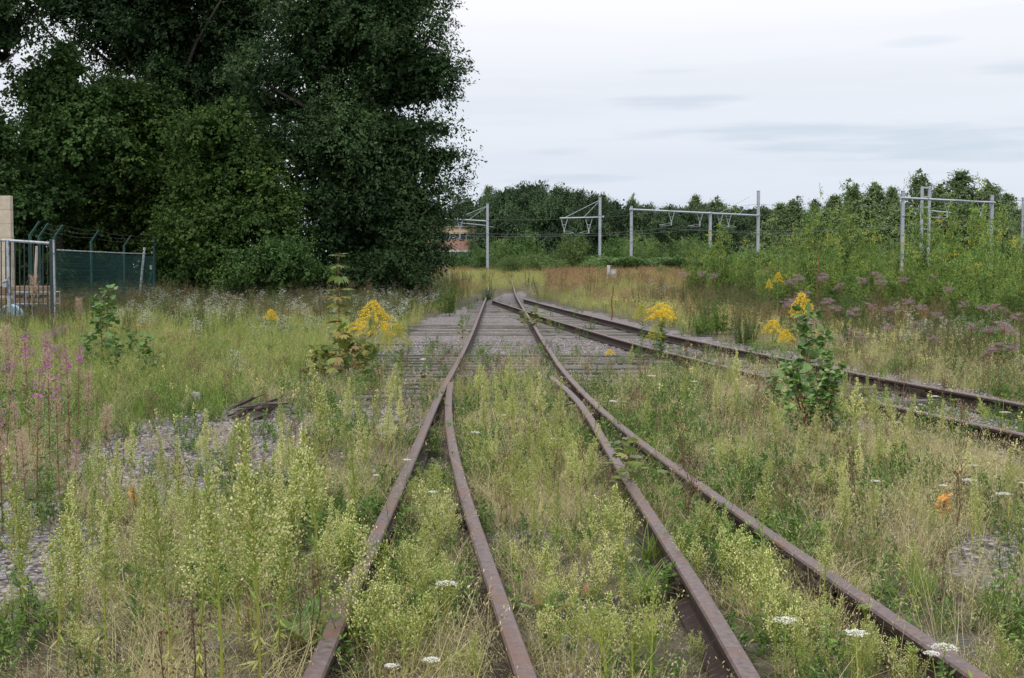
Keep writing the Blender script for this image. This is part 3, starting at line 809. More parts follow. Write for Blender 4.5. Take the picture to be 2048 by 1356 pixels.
# ------------------------------------------------------------------ yard fence, gate, wall and what stands behind the gate
# the block wall at the left edge
t = thing('block_wall', 'cream concrete block wall end at the left edge behind the gate', 'wall', (0, 0, 0))
x1, y1, z1 = D(20, 391, 34)
wl = MB(); wj = MB()
bh = .39; nb = int(z1 / bh) + 1
z = z1 - nb * bh
row = 0
while z < z1 - .01:
    off = 0 if row % 2 else .40
    x = x1
    first = True
    while x > x1 - 3.2:
        L = (.80 - off if first and off else .80)
        box(wl, (x - L / 2, y1 + .1, z + bh / 2), (L - .008, .2, bh - .008), bev=.004, tint=random.random())
        x -= L; first = False
    z += bh; row += 1
link('blocks', wl.mesh('blocks', M['block']), t)
box(wj, (x1 - 1.6, y1 + .1, z1 / 2), (3.2 - .03, .192, z1 - .02)); link('mortar', wj.mesh('mortar', M['mortar']), t)
# gate
gx0, gy, _ = D(-120, 650, 30.0)
def gp(px, py): return D(px, py, 30.0)
t = thing('bar_gate', 'flaking white steel gate with dark upright bars at the left edge', 'gate', (0, 0, 0))
fr = MB()
a = np.array(gp(-130, 477)); b = np.array(gp(18, 481)); c = np.array(gp(100, 486.5))
tube(fr, [a, b], .035, 6, cap=True); tube(fr, [b, c], .04, 6, cap=True)
link('top_rail', fr.mesh('top_rail', M['gate_light']), t)
fr = MB(); tube(fr, [np.array(gp(-130, 660)), np.array(gp(60, 652))], .022, 6, cap=True)
link('bottom_rail', fr.mesh('bottom_rail', M['gate_light']), t)
bars = MB()
px = -128
while px < 96:
    pt = 479 + (px + 130) * .03
    tube(bars, [np.array(gp(px, pt)), np.array(gp(px + .5, 655))], .016, 4)
    px += 9.3
link('bars', bars.mesh('bars', M['gate_dark']), t)
st = MB(); box(st, ((gp(18, 560)[0]), 29.98, (2.25) / 2), (.07, .07, 2.27), bev=.01); link('meeting_stile', st.mesh('meeting_stile', M['gate_light']), t)
lk = MB(); box(lk, (gp(13, 570)[0], 29.9, gp(15, 567)[2]), (.10, .06, .2), bev=.01); tube(lk, [(gp(8, 565)[0], 29.86, gp(8, 565)[2]), (gp(20, 561)[0], 29.84, gp(8, 560)[2])], .012, 5)
link('latch', lk.mesh('latch', M['galv']), t)
t = thing('gate_post', 'thick dark gate post with a flaking white edge', 'gate post', (gp(105, 560)[0], 30.0, 0))
m = MB(); box(m, (0, 0, gp(105, 479)[2] / 2), (.10, .10, gp(105, 479)[2]), bev=.01); link('post', m.mesh('post', M['gate_dark']), t)
m = MB(); box(m, (.062, -.04, gp(105, 480)[2] / 2), (.035, .05, gp(105, 480)[2]), bev=.006); link('edge_strip', m.mesh('edge_strip', M['gate_light']), t)
# green mesh fence running away from the gate
t = thing('mesh_fence', 'dark green welded mesh fence with angled barbed wire arms', 'fence', (0, 0, 0))
fp = []   # posts: px, bend py, distance
for px, pyb, dist in ((60, 471, 32.0), (78, 474, 33.2), (108, 476, 34.5), (182, 484, 38.3), (248, 492, 42.5), (308, 493, 46.5)):
    x, y, z = D(px, pyb, dist); fp.append((x, y, z))
for i, (x, y, z) in enumerate(fp):
    m = MB(); tube(m, [(x, y, -.1), (x, y, z)], .04, 6)
    tube(m, [(x - .02, y, z - .03), (x + .26, y - .02, z + .36)], .03, 6, cap=True)
    link('post', m.mesh('post', M['fence_green']), t)
for i in range(2, len(fp) - 1):
    a, b = np.array(fp[i]), np.array(fp[i + 1])
    m = MB()
    top0, top1 = 2.05, 2.05
    n = int(np.linalg.norm((b - a)[:2]) / .05)
    for q in np.linspace(0, 1, n):
        p = a + (b - a) * q
        m_top = top0 + (top1 - top0) * q
        tube(m, [(p[0], p[1], .05), (p[0], p[1], m_top)], .0032, 3)
    for z in np.arange(.1, 2.05, .2):
        tube(m, [(a[0], a[1], z), (b[0], b[1], z)], .005, 3)
    for z in (.4, 1.0, 1.6): tube(m, [(a[0], a[1], z + .03), (b[0], b[1], z + .03)], .008, 3)
    link('mesh_panel', m.mesh('mesh_panel', M['fence_green']), t)
m = MB()
for lv, (ox, oz) in enumerate(((.26, .36), (.18, .25), (.1, .14))):
    P = []
    for i in range(1, len(fp) - 1):
        a, b = np.array(fp[i]), np.array(fp[i + 1])
        for q in np.linspace(0, 1, 14, endpoint=False):
            p = a + (b - a) * q; P.append((p[0] + ox, p[1], p[2] + oz - .05 * math.sin(q * math.pi)))
    P.append((fp[-1][0] + ox, fp[-1][1], fp[-1][2] + oz))
    tube(m, P, .0035, 3)
    P = np.array(P); nn = len(P) * 2
    idx = R.uniform(0, len(P) - 1.01, nn); i0 = idx.astype(int); pp = P[i0] + (P[i0 + 1] - P[i0]) * (idx - i0)[:, None]
    scat(m, [(-1, 0, 0), (1, .15, 0), (0, 0, .3)], [[0, 1, 2]], pp, rdir(nn), rdir(nn), .022)
link('barbed_wire', m.mesh('barbed_wire', M['wire']), t)
m = MB()
a = np.array(fp[2]); b = np.array(fp[-1])
tube(m, [(a[0] + .05, a[1], 2.08), (fp[4][0] + .05, fp[4][1], 2.1), (fp[5][0] + .05, fp[5][1] - 1.2, 2.12)], .022, 5); link('top_tube', m.mesh('top_tube', M['gate_light']), t)
# leaning white prop and end post with its brace
x, y, z = D(289, 495, 45.0)
m = MB(); tube(m, [(x, y, z), (x - .22, y, z - 1.9)], .045, 6, cap=True)
tag(link('leaning_post', m.mesh('leaning_post', M['gate_light'])), 'white leaning tube at the far end of the green fence', 'post')
t = thing('end_post', 'green end post with a diagonal brace and white insulators', 'fence post', (0, 0, 0))
x, y, z = D(309, 480, 47.2)
m = MB(); tube(m, [(x, y, -.1), (x, y, z + .1)], .045, 6, cap=True); tube(m, [(x, y - .02, z + .1), (x + .1, y - .02, z + .3)], .03, 6, cap=True); link('post', m.mesh('post', M['fence_green']), t)
m = MB(); tube(m, [(x - .05, y - .1, 1.5), (x - .55, y - .1, 0)], .03, 6); link('brace', m.mesh('brace', M['fence_green']), t)
m = MB()
for q in np.linspace(0, 1, 5): box(m, (x + .09 - .18 * q, y - .08, z + .3 - 1.3 * q * .6), (.08, .06, .09), bev=.02)
box(m, (x - .12, y - .1, 1.62), (.1, .05, .16), bev=.02); link('insulator', m.mesh('insulator', M['white_box']), t)
x, y, z = D(74, 492, 31.5)
m = MB(); tube(m, [(x, y, z), (x - .1, y, z - 1.3)], .035, 6, cap=True); tag(link('leaning_tube', m.mesh('leaning_tube', M['stick'])), 'pale thin tube leaning behind the gate bars', 'pole')
# timber stack behind the gate
bx_, by_, _ = D(30, 620, 31.6)
lab = ['top baulk of the timber stack behind the gate', 'middle baulk of the timber stack behind the gate', 'lower baulk of the timber stack behind the gate']
for i, (z, dx, L) in enumerate(((.98, -.3, 2.6), (.66, -.1, 2.4), (.34, -.4, 2.9))):
    m = MB(); box(m, (bx_ + dx, by_, z), (L, .5, .24), bev=.015, rz=.02 * i)
    tag(link('timber_baulk', m.mesh('timber_baulk', M['pallet'])), lab[i], 'timber baulk', 'timber stack behind the gate')
for i, (dx, z) in enumerate(((-1.1, .82), (.5, .82), (-1.0, .5), (.6, .5), (-1.0, .12), (.55, .12))):
    m = MB(); box(m, (bx_ + dx - .1, by_, z + (.0)), (.16, .52, .075 if z > .2 else .2), bev=.01)
    tag(link('bearer_block', m.mesh('bearer_block', M['timber'])), ['left upper', 'right upper', 'left middle', 'right middle', 'left bottom', 'right bottom'][i] + ' spacer block in the timber stack behind the gate', 'spacer block', 'timber stack behind the gate')
# crate like frame with junk, right of the stack
t = thing('wire_crate', 'rusty wire crate of dark scrap behind the gate', 'crate', (0, 0, 0))
x, y, _ = D(75, 620, 31.2)
m = MB()
for z in (.05, .35, .65, .95):
    for sx, sy, ex, ey in ((-.45, -.35, .45, -.35), (.45, -.35, .45, .35), (.45, .35, -.45, .35), (-.45, .35, -.45, -.35)):
        tube(m, [(x + sx, y + sy, z), (x + ex, y + ey, z)], .014, 4)
for sx in np.linspace(-.45, .45, 7):
    for sy in (-.35, .35): tube(m, [(x + sx, y + sy, 0.05), (x + sx, y + sy, .97)], .01, 4)
link('frame', m.mesh('frame', M['galv']), t)
m = MB()
for q in range(26):
    box(m, (x + R.uniform(-.33, .33), y + R.uniform(-.22, .22), R.uniform(.1, .6)), (R.uniform(.1, .3), R.uniform(.06, .2), R.uniform(.05, .14)), R.uniform(0, 3), R.uniform(-.5, .5), bev=.01)
link('scrap', m.mesh('scrap', M['dark_stake']), t)
m = MB(); x, y, _ = D(50, 640, 30.7); box(m, (x, y, .32), (1.1, .04, .09), ry=.55, bev=.005); tag(link('leaning_board', m.mesh('leaning_board', M['stick'])), 'grey board leaning down behind the gate beside the drum', 'board')
# drum
x, y, _ = D(22, 650, 30.6)
t = thing('plastic_drum', 'pale blue plastic drum lying behind the gate bars', 'drum', (x, y, .34), .35, None, 1, (math.pi / 2, 0))
m = MB(); zs = [-.42, -.40, -.2, -.18, -.16, .16, .18, .2, .40, .42]; rs = [.27, .30, .30, .315, .30, .30, .315, .30, .30, .27]
tube(m, [(0, 0, q) for q in zs], rs, 20, cap=True); link('drum_body', m.mesh('drum_body', M['drum']), t)
m = MB(); tube(m, [(.12, 0, .42), (.12, 0, .45)], .04, 10, cap=True); link('bung', m.mesh('bung', M['rust_side']), t)

# ================================================================== VEGETATION
LEAF = (np.array([(0, 0, 0), (.45, .5, .06), (1, 0, -.05), (.45, -.5, .06)]), np.array([[0, 1, 2], [0, 2, 3]]))
NARROW = (np.array([(0, 0, 0), (.35, .5, .05), (.35, -.5, .05), (1, 0, -.12)]), np.array([[0, 2, 1], [1, 2, 3]]))
BUD = (np.array([(0, 0, 0), (.55, .5, 0), (.55, -.25, .43), (.55, -.25, -.43), (1, 0, 0)]), np.array([[0, 1, 2], [0, 2, 3], [0, 3, 1], [4, 2, 1], [4, 3, 2], [4, 1, 3]]))
def palmate():
    a = [(0, 0)]
    lob = [(-62, .72), (-30, .95), (0, 1.05), (30, .95), (62, .72)]
    pts = [(0.0, -.08)]
    for i, (d, L) in enumerate(lob):
        r = math.radians(d)
        for dd, ll in ((-11, .72), (-5, .80), (0, 1.0), (5, .80), (11, .72)):
            q = math.radians(d + dd); pts.append((math.cos(q) * L * ll, math.sin(q) * L * ll))
        if i < 4:
            q = math.radians(d + 15.5); pts.append((math.cos(q) * .48, math.sin(q) * .48))
    pts.append((0.0, .08))
    V = [(x * .62 + .0, y * .62, -.10 * (x * x + y * y)) for x, y in pts]
    V = [(0.02, 0, 0.0)] + V
    Fa = [[0, i, i + 1] for i in range(1, len(V) - 1)]
    return np.array(V), np.array(Fa)
PALM = palmate()
# broad heart-shaped leaf
HEART = (np.array([(0, 0, 0), (.12, .42, .04), (.42, .46, .05), (.75, .22, 0), (1, 0, -.08), (.75, -.22, 0), (.42, -.46, .05), (.12, -.42, .04), (.45, 0, -.02)]),
         np.array([[8, 0, 7], [8, 7, 6], [8, 6, 5], [8, 5, 4], [8, 4, 3], [8, 3, 2], [8, 2, 1], [8, 1, 0]]))

# ---- foliage materials: colours of the leaves themselves
M['oak'] = foliage_mat('deep_green_leaves', [(0.016, 0.036, 0.013), (0.034, 0.068, 0.024), (0.070, 0.122, 0.042)], .25, .6, .05, .15)
M['maple'] = foliage_mat('olive_green_leaves', [(0.022, 0.050, 0.012), (0.048, 0.092, 0.019), (0.100, 0.158, 0.032)], .28, .6, .05, .15)
M['maple_g'] = foliage_mat('fresh_green_leaves', [(0.025, 0.055, 0.014), (0.050, 0.105, 0.027), (0.092, 0.160, 0.044)], .28, .6, .05, .15)
M['farleaf'] = foliage_mat('tree_line_leaves', [(0.028, 0.053, 0.024), (0.050, 0.092, 0.038), (0.080, 0.135, 0.054)], .15, .6, .22, .2)
M['farbirch'] = foliage_mat('pale_birch_leaves', [(0.070, 0.110, 0.045), (0.12, 0.18, 0.07), (0.19, 0.25, 0.10)], .2, .6, .18, .2)
M['willow'] = foliage_mat('grey_green_willow_leaves', [(0.075, 0.125, 0.035), (0.12, 0.19, 0.055), (0.17, 0.25, 0.08)], .25, .6, .2, .2)
M['birchleaf'] = foliage_mat('yellow_green_birch_leaves', [(0.085, 0.16, 0.032), (0.14, 0.235, 0.048), (0.23, 0.33, 0.075), (0.42, 0.38, 0.06)], .35, .5, .12, .3)
M['thicket'] = foliage_mat('knotweed_leaves', [(0.05, 0.10, 0.025), (0.085, 0.155, 0.04), (0.12, 0.20, 0.06)], .25, .5, .05, .2)
M['hw_stem'] = foliage_mat('pale_weed_stem', [(0.20, 0.23, 0.04), (0.32, 0.34, 0.06), (0.20, 0.10, 0.05)], .1, .6, .2)
M['hw_leaf'] = foliage_mat('pale_weed_leaf', [(0.15, 0.25, 0.04), (0.25, 0.37, 0.06), (0.42, 0.44, 0.13)], .35, .55, .2)
M['hw_bud'] = foliage_mat('pale_weed_buds', [(0.34, 0.40, 0.11), (0.52, 0.56, 0.21), (0.77, 0.73, 0.43)], .35, .6, .18, rndvar=.25)
M['drygrass'] = foliage_mat('dry_straw', [(0.25, 0.21, 0.09), (0.42, 0.37, 0.18), (0.62, 0.56, 0.33)], .3, .6, .25)
M['greengrass'] = foliage_mat('green_grass', [(0.07, 0.13, 0.018), (0.15, 0.25, 0.035), (0.30, 0.36, 0.08)], .4, .5, .25)
M['yelgrass'] = foliage_mat('yellow_green_grass', [(0.17, 0.22, 0.04), (0.33, 0.36, 0.10), (0.52, 0.47, 0.21)], .4, .55, .22)
M['redgrass'] = foliage_mat('rusty_seed_grass', [(0.27, 0.135, 0.075), (0.38, 0.25, 0.13), (0.44, 0.37, 0.19)], .35, .6, .25)
M['herb'] = foliage_mat('herb_leaves', [(0.055, 0.115, 0.018), (0.10, 0.19, 0.03), (0.19, 0.27, 0.055)], .35, .5, .3)
M['herbdark'] = foliage_mat('dark_herb_leaves', [(0.05, 0.075, 0.02), (0.085, 0.125, 0.03), (0.16, 0.15, 0.05)], .3, .5, .25)
M['white'] = foliage_mat('white_florets', [(0.62, 0.62, 0.56), (0.80, 0.80, 0.76)], .3, .6, .05)
M['cream_fl'] = foliage_mat('cream_florets', [(0.55, 0.52, 0.32), (0.72, 0.70, 0.48)], .3, .6, .1)
M['yellow'] = foliage_mat('golden_florets', [(0.58, 0.42, 0.02), (0.82, 0.62, 0.035), (0.90, 0.74, 0.10)], .35, .5, .08)
M['yellowgreen'] = foliage_mat('unopened_golden_florets', [(0.36, 0.38, 0.04), (0.55, 0.52, 0.06)], .35, .5, .08)
M['paleyellow'] = foliage_mat('pale_yellow_petals', [(0.72, 0.66, 0.22), (0.85, 0.80, 0.42)], .3, .5, .05)
M['magenta'] = foliage_mat('magenta_petals', [(0.34, 0.09, 0.29), (0.50, 0.19, 0.44)], .35, .5, .1)
M['mauve'] = foliage_mat('dusty_mauve_florets', [(0.22, 0.13, 0.14), (0.36, 0.25, 0.28), (0.52, 0.42, 0.45)], .3, .7, .15)
M['fluff'] = foliage_mat('pinkish_seed_fluff', [(0.36, 0.21, 0.15), (0.48, 0.36, 0.27), (0.60, 0.52, 0.42)], .4, .7, .1)
M['brownhead'] = foliage_mat('brown_seed_heads', [(0.10, 0.06, 0.035), (0.20, 0.13, 0.07), (0.30, 0.24, 0.15)], .2, .7, .2)
M['redstem'] = foliage_mat('red_brown_stem', [(0.16, 0.05, 0.03), (0.22, 0.11, 0.06)], .0, .6, .1)
M['sapling'] = foliage_mat('sapling_leaves', [(0.055, 0.125, 0.033), (0.095, 0.20, 0.048), (0.15, 0.27, 0.065), (0.25, 0.34, 0.09)], .3, .42, .08, .4)
M['youngmaple'] = foliage_mat('turning_maple_leaves', [(0.08, 0.13, 0.03), (0.15, 0.21, 0.04), (0.25, 0.26, 0.055), (0.26, 0.11, 0.045)], .35, .45, .08, .35)
M['orange'] = foliage_mat('orange_leaves', [(0.60, 0.28, 0.05), (0.74, 0.42, 0.10)], .4, .5, .05)
M['dock'] = foliage_mat('dock_leaves', [(0.10, 0.20, 0.03), (0.17, 0.32, 0.05), (0.30, 0.12, 0.05)], .35, .35, .1, .45)
M['stone'] = foliage_mat('ballast_stones', [(0.08, 0.07, 0.068), (0.165, 0.15, 0.152), (0.32, 0.305, 0.315), (0.24, 0.19, 0.17)], 0, .85, .15, .3)
M['sorrel'] = foliage_mat('red_sorrel_seed', [(0.34, 0.08, 0.05), (0.46, 0.17, 0.11)], .3, .6, .1)

# ------------------------------------------------------------------ grass and herb tufts that the ground cover is made of
def blades(mb, n, h, spread, w_, droop=.5, segs=3, tint=(0, 1), lean=.35, cr=0.02):
    """n curved blades of height about h standing within the radius spread"""
    a = R.uniform(0, 2 * math.pi, n); r = spread * np.sqrt(R.uniform(0, 1, n))
    base = np.stack([np.cos(a) * r, np.sin(a) * r, np.full(n, -.01)], 1)
    b = R.uniform(0, 2 * math.pi, n); out = np.stack([np.cos(b), np.sin(b), np.zeros(n)], 1)
    H = h * R.uniform(.45, 1.1, n); ln = lean * np.abs(R.normal(0, 1, n)); dr = droop * R.uniform(.3, 1.3, n)
    side = np.stack([-np.sin(b + R.normal(0, .6, n)), np.cos(b), np.zeros(n)], 1); side = norm(side)
    V = []; 
    for q in range(segs + 1):
        t = q / segs
        c = base + out * (H * (ln * t + dr * t * t))[:, None]; c[:, 2] = base[:, 2] + H * (t - dr * .45 * t * t * t * 1.2)
        ww = w_ * (1 - t * .9) * (0.8 + .4 * (t > 0))
        V.append(c - side * ww / 2); V.append(c + side * ww / 2)
    V = np.stack(V, 1)   # n, 2(segs+1), 3
    k = V.shape[1]
    f = np.array([[2 * q, 2 * q + 1, 2 * q + 3, 2 * q + 2] for q in range(segs)])
    FF = (f[None] + (np.arange(n) * k)[:, None, None]).reshape(-1, 4)
    mb.add(V.reshape(-1, 3), FF, np.repeat(R.uniform(tint[0], tint[1], n), segs))
    tips = V[:, -2:, :].mean(1)
    return tips, out
def seedheads(mb, tips, out, L, w_, k=6, tint=(.3, 1)):
    n = len(tips)
    for q in range(k):
        P = tips + rnd(n, L * .12) + np.array([0, 0, -1]) * L * q / k * .8
        scat(mb, *BUD, P, out * .4 + np.array([0, 0, 1]) + rnd(n, .4), rdir(n), L * .3, w_, tint=R.uniform(tint[0], tint[1], n))
HID = bpy.data.collections.new('tuft_sources')      # sources only, never linked into the scene
def src(coll, name, meshes):
    c = bpy.data.collections.new(coll)
    for i, me in enumerate(meshes):
        o = bpy.data.objects.new(name, me); c.objects.link(o)
    return c
def tufts(name, n, fn, mat_, sec=None):
    res = []
    for i in range(n):
        mb = MB(); fn(mb)
        res.append(mb.mesh(name, mat_ if isinstance(mat_, list) else [mat_]))
    return src(name + '_sources', name, res)
def f_dry(mb):
    tips, o = blades(mb, 46, .24, .13, .0022, .75, 3, (.1, 1), .5)
    seedheads(mb, tips[:16], o[:16], .04, .004, 3, (.4, 1))
def f_drytall(mb):
    tips, o = blades(mb, 34, .48, .12, .0024, .45, 4, (.1, 1), .25)
    seedheads(mb, tips[:22], o[:22], .07, .006, 5, (.3, 1))
def f_green(mb): blades(mb, 40, .26, .10, .0045, .6, 3, (0, 1), .4)
def f_greentall(mb):
    tips, o = blades(mb, 36, .50, .16, .005, .5, 4, (0, 1), .3)
def f_yel(mb):
    tips, o = blades(mb, 46, .42, .2, .004, .5, 3, (0, 1), .35); seedheads(mb, tips[:14], o[:14], .07, .008, 4, (.6, 1))
def f_red(mb):
    tips, o = blades(mb, 60, .62, .32, .006, .3, 3, (.3, 1), .22); seedheads(mb, tips, o, .16, .016, 6, (0, .8))
def f_herb(mb):
    n = 16
    for s in range(7):
        a = R.uniform(0, 6.28); rr = R.uniform(0, .09); h = R.uniform(.06, .17)
        p0 = np.array([math.cos(a) * rr, math.sin(a) * rr, 0]); p1 = p0 + np.array([R.normal(0, .03), R.normal(0, .03), h])
        tube(mb, [p0, (p0 + p1) / 2 + rnd(1, .006)[0], p1], [.0016, .0014, .001], 3, .4)
        t = R.uniform(.1, 1, n); P = p0 + (p1 - p0) * t[:, None]
        X = rdir(n); X[:, 2] = np.abs(X[:, 2]) * .5 + .1
        scat(mb, *LEAF, P, X, np.array([0, 0, 1.]) + rnd(n, .3), R.uniform(.018, .036, n), R.uniform(.007, .013, n), tint=R.uniform(0, 1, n))
def f_weed(h, mat_heads=False, heads=5, leafn=40, wide=.16, ll=.07, stems=4):
    def f(mb):
        for s in range(stems):
            a = R.uniform(0, 6.28); rr = R.uniform(.2, 1) * wide * .6; hh = h * R.uniform(.7, 1.1)
            p0 = np.array([math.cos(a) * rr, math.sin(a) * rr, 0]); p1 = p0 * 1.6 + np.array([R.normal(0, .05), R.normal(0, .05), hh])
            pm = (p0 + p1) / 2 + rnd(1, .015)[0]
            tube(mb, [p0, pm, p1], [.004, .003, .0015], 3, .3)
            n = leafn; t = R.uniform(.08, .95, n)[:, None]; P = (1 - t) ** 2 * p0 + 2 * t * (1 - t) * pm + t * t * p1
            X = rdir(n); X[:, 2] = np.abs(X[:, 2]) * .6 + .05
            L = ll * R.uniform(.5, 1.1, n) * (1.1 - .7 * t[:, 0])
            scat(mb, *NARROW, P, X, np.array([0, 0, 1.]) + rnd(n, .4), L, L * .32, tint=R.uniform(0, 1, n))
            # side twigs
            for b in range(heads):
                tt = R.uniform(.55, 1); q0 = (1 - tt) * p0 + tt * p1; q1 = q0 + np.array([R.normal(0, .07), R.normal(0, .07), R.uniform(.06, .16)]) * h
                tube(mb, [q0, q1], [.002, .001], 3, .4)
                if mat_heads:
                    k = 6; scat(mb, *BUD, q1 + rnd(k, 1) * np.array([.020, .020, .008]), np.array([0, 0, 1.]) + rnd(k, .3), rdir(k), R.uniform(.010, .018, k), .010, tint=R.uniform(0, 1, k), mat=1)
    return f
def icostone():
    import bmesh
    bm = bmesh.new(); bmesh.ops.create_icosphere(bm, subdivisions=1, radius=.5)
    V = np.array([v.co for v in bm.verts]); Fa = np.array([[v.index for v in f.verts] for f in bm.faces]); bm.free()
    return V, Fa
STV, STF = icostone()
def f_stone(mb):
    V = STV * np.array([R.uniform(.7, 1.2), R.uniform(.6, 1.0), R.uniform(.45, .75)]) + R.normal(0, .07, STV.shape)
    # a few flat fracture faces
    for _ in range(3):
        d = rdir(1)[0]; s = V @ d; lim = np.quantile(s, .75); V = V - np.maximum(s - lim, 0)[:, None] * d * .9
    mb.add(V * .05, STF, R.uniform(0, 1))

c_dry = tufts('dry_grass_tuft', 5, f_dry, M['drygrass']); c_drytall = tufts('dry_tall_grass_tuft', 4, f_drytall, M['drygrass'])
c_green = tufts('green_grass_tuft', 4, f_green, M['greengrass']); c_greentall = tufts('tall_green_grass_tuft', 4, f_greentall, M['greengrass'])
c_yel = tufts('meadow_grass_tuft', 4, f_yel, M['yelgrass']); c_red = tufts('rusty_grass_tuft', 4, f_red, M['redgrass'])
c_herb = tufts('small_herb_tuft', 5, f_herb, M['herb'])
c_weed = tufts('leafy_weed', 4, f_weed(.75, False, 5, 46, .22, .085, 6), [M['herbdark']])
c_brown = tufts('brown_weed', 4, f_weed(.8, True, 9, 20, .2, .05, 6), [M['herbdark'], M['brownhead']])
c_whitew = tufts('white_flower_weed', 4, f_weed(.72, True, 8, 30, .22, .06, 5), [M['herb'], M['white']])
c_creamw = tufts('cream_flower_weed', 4, f_weed(.38, True, 7, 26, .14, .04, 4), [M['herb'], M['paleyellow']])
c_stone = tufts('ballast_stone', 7, f_stone, M['stone'])

def scatter(name, label, cat, coll, P, scl, lean=.12, structure=None):
    n = len(P)
    me = bpy.data.meshes.new(name); me.vertices.add(n); me.vertices.foreach_set('co', np.asarray(P, np.float32).ravel())
    a = me.attributes.new('rot', 'FLOAT_VECTOR', 'POINT')
    rot = np.stack([R.normal(0, lean, n), R.normal(0, lean, n), R.uniform(0, 6.283, n)], 1).astype(np.float32)
    a.data.foreach_set('vector', rot.ravel())
    a = me.attributes.new('scl', 'FLOAT', 'POINT'); a.data.foreach_set('value', np.asarray(scl, np.float32))
    a = me.attributes.new('pick', 'INT', 'POINT'); a.data.foreach_set('value', R.integers(0, len(coll.objects), n).astype(np.int32))
    o = link(name, me); tag(o, label, cat, kind='stuff')
    ng = bpy.data.node_groups.new(name + '_nodes', 'GeometryNodeTree')
    ng.interface.new_socket('Geometry', in_out='INPUT', socket_type='NodeSocketGeometry')
    ng.interface.new_socket('Geometry', in_out='OUTPUT', socket_type='NodeSocketGeometry')
    N = ng.nodes.new; L = ng.links.new
    gi = N('NodeGroupInput'); go = N('NodeGroupOutput'); ip = N('GeometryNodeInstanceOnPoints'); ci = N('GeometryNodeCollectionInfo')
    ci.inputs['Collection'].default_value = coll; ci.inputs['Separate Children'].default_value = True; ci.inputs['Reset Children'].default_value = True
    def att(nm, ty):
        q = N('GeometryNodeInputNamedAttribute'); q.data_type = ty; q.inputs['Name'].default_value = nm
        return next(s for s in q.outputs if s.enabled and s.name == 'Attribute')
    L(gi.outputs[0], ip.inputs['Points']); L(ci.outputs[0], ip.inputs['Instance']); ip.inputs['Pick Instance'].default_value = True
    L(att('pick', 'INT'), ip.inputs['Instance Index']); L(att('rot', 'FLOAT_VECTOR'), ip.inputs['Rotation']); L(att('scl', 'FLOAT'), ip.inputs['Scale'])
    L(ip.outputs[0], go.inputs[0])
    md = o.modifiers.new('tufts', 'NODES'); md.node_group = ng
    return o

def sample_ground(n, d0, d1, margin=1.25):
    """points on the visible wedge of the ground, spread evenly over the area"""
    u = R.uniform(0, 1, n); y = np.sqrt(d0 * d0 + u * (d1 * d1 - d0 * d0))
    x = R.uniform(-1, 1, n) * (.4215 * margin * y + 1.2)
    return x, y
def keep(x, y, p):
    m = R.uniform(0, 1, len(x)) < p
    return x[m], y[m]
def lift(x, y, dz=0.0):
    return np.stack([x, y, terrain(x, y) + dz], 1)
def inz(x, y, poly, soft=1.0):
    px, py = px_ground(x, y)
    k = np.clip((py - 541) / 400, .05, 1.4) * soft
    px = px + R.normal(0, 26, len(x)) * k; py = py + R.normal(0, 14, len(x)) * k
    return inpoly(px, py, poly)
def off_rail(x, y, d=.07): return rail_dist(x, y) > d
TRACKS_NEAR = [(600, 1400), (840, 880), (985, 600), (1060, 600), (1300, 880), (2010, 1400), (1200, 1500)]
SIDE = GRAVEL[3]

# ---- loose ballast stones
x, y = sample_ground(60000, 3.0, 26); g = gravelness(x, y); m = (g | (R.uniform(0, 1, len(x)) < .12)) & off_rail(x, y, .08)
x, y = x[m], y[m]
p = np.clip(18 / y, .15, 1); x, y = keep(x, y, p)
scatter('ballast_gravel', 'loose grey violet ballast stones lying on the track bed', 'gravel', c_stone, lift(x, y, .012), R.uniform(.4, 1.0, len(x)), 1.0)
xs_, ys_ = x, y

# ---- dry straw near the camera
x, y = sample_ground(15000, 3.0, 20); g = gravelness(x, y)
cl = vnoise(x, y, 1.1, 7.7)
p = np.where(g, .05, np.clip(.42 + cl * 1.5, .05, 1))
green_left = inz(x, y, [(100, 640), (620, 640), (640, 740), (520, 800), (260, 850), (60, 870), (-500, 900), (-500, 650)])
p = np.where(green_left, p * .45, p)
lying = inz(x, y, [(930, 700), (1110, 700), (1190, 900), (1140, 1356), (1000, 1356), (905, 900)])
x, y = keep(x, y, p); m = off_rail(x, y, .03); x, y = x[m], y[m]
scatter('dry_grass', 'bleached dry grass lying between the rails and weeds', 'dry grass', c_dry, lift(x, y), R.uniform(.55, 1.25, len(x)), .25)
x, y = sample_ground(5200, 3.2, 26); g = gravelness(x, y)
rightz = inz(x, y, [(1350, 700), (2600, 780), (2600, 1500), (2050, 1356), (1450, 960)])
leftz = inz(x, y, [(-500, 1000), (800, 800), (760, 1050), (560, 1400), (-500, 1500)])
p = np.where(rightz, .85, np.where(leftz, .4, .22)) * np.where(g, .05, 1)
x, y = keep(x, y, p); m = off_rail(x, y, .09); x, y = x[m], y[m]
scatter('straw_grass', 'tall straw coloured grass with fine seed heads beside the rails', 'dry grass', c_drytall, lift(x, y), R.uniform(.5, 1.0, len(x)), .22)
# ---- small green herbs in the near ground
x, y = sample_ground(19000, 3.0, 22); g = gravelness(x, y); cl = vnoise(x, y, .9, 17.7)
p = np.where(g, .05, np.clip(.5 + cl * 1.4, .08, 1)); p = np.where(g & (y < 13), .15, p); x, y = keep(x, y, p); m = off_rail(x, y, .06); x, y = x[m], y[m]
scatter('low_herbs', 'low green herbs spread through the dry grass', 'herbs', c_herb, lift(x, y), R.uniform(.6, 1.5, len(x)), .15)
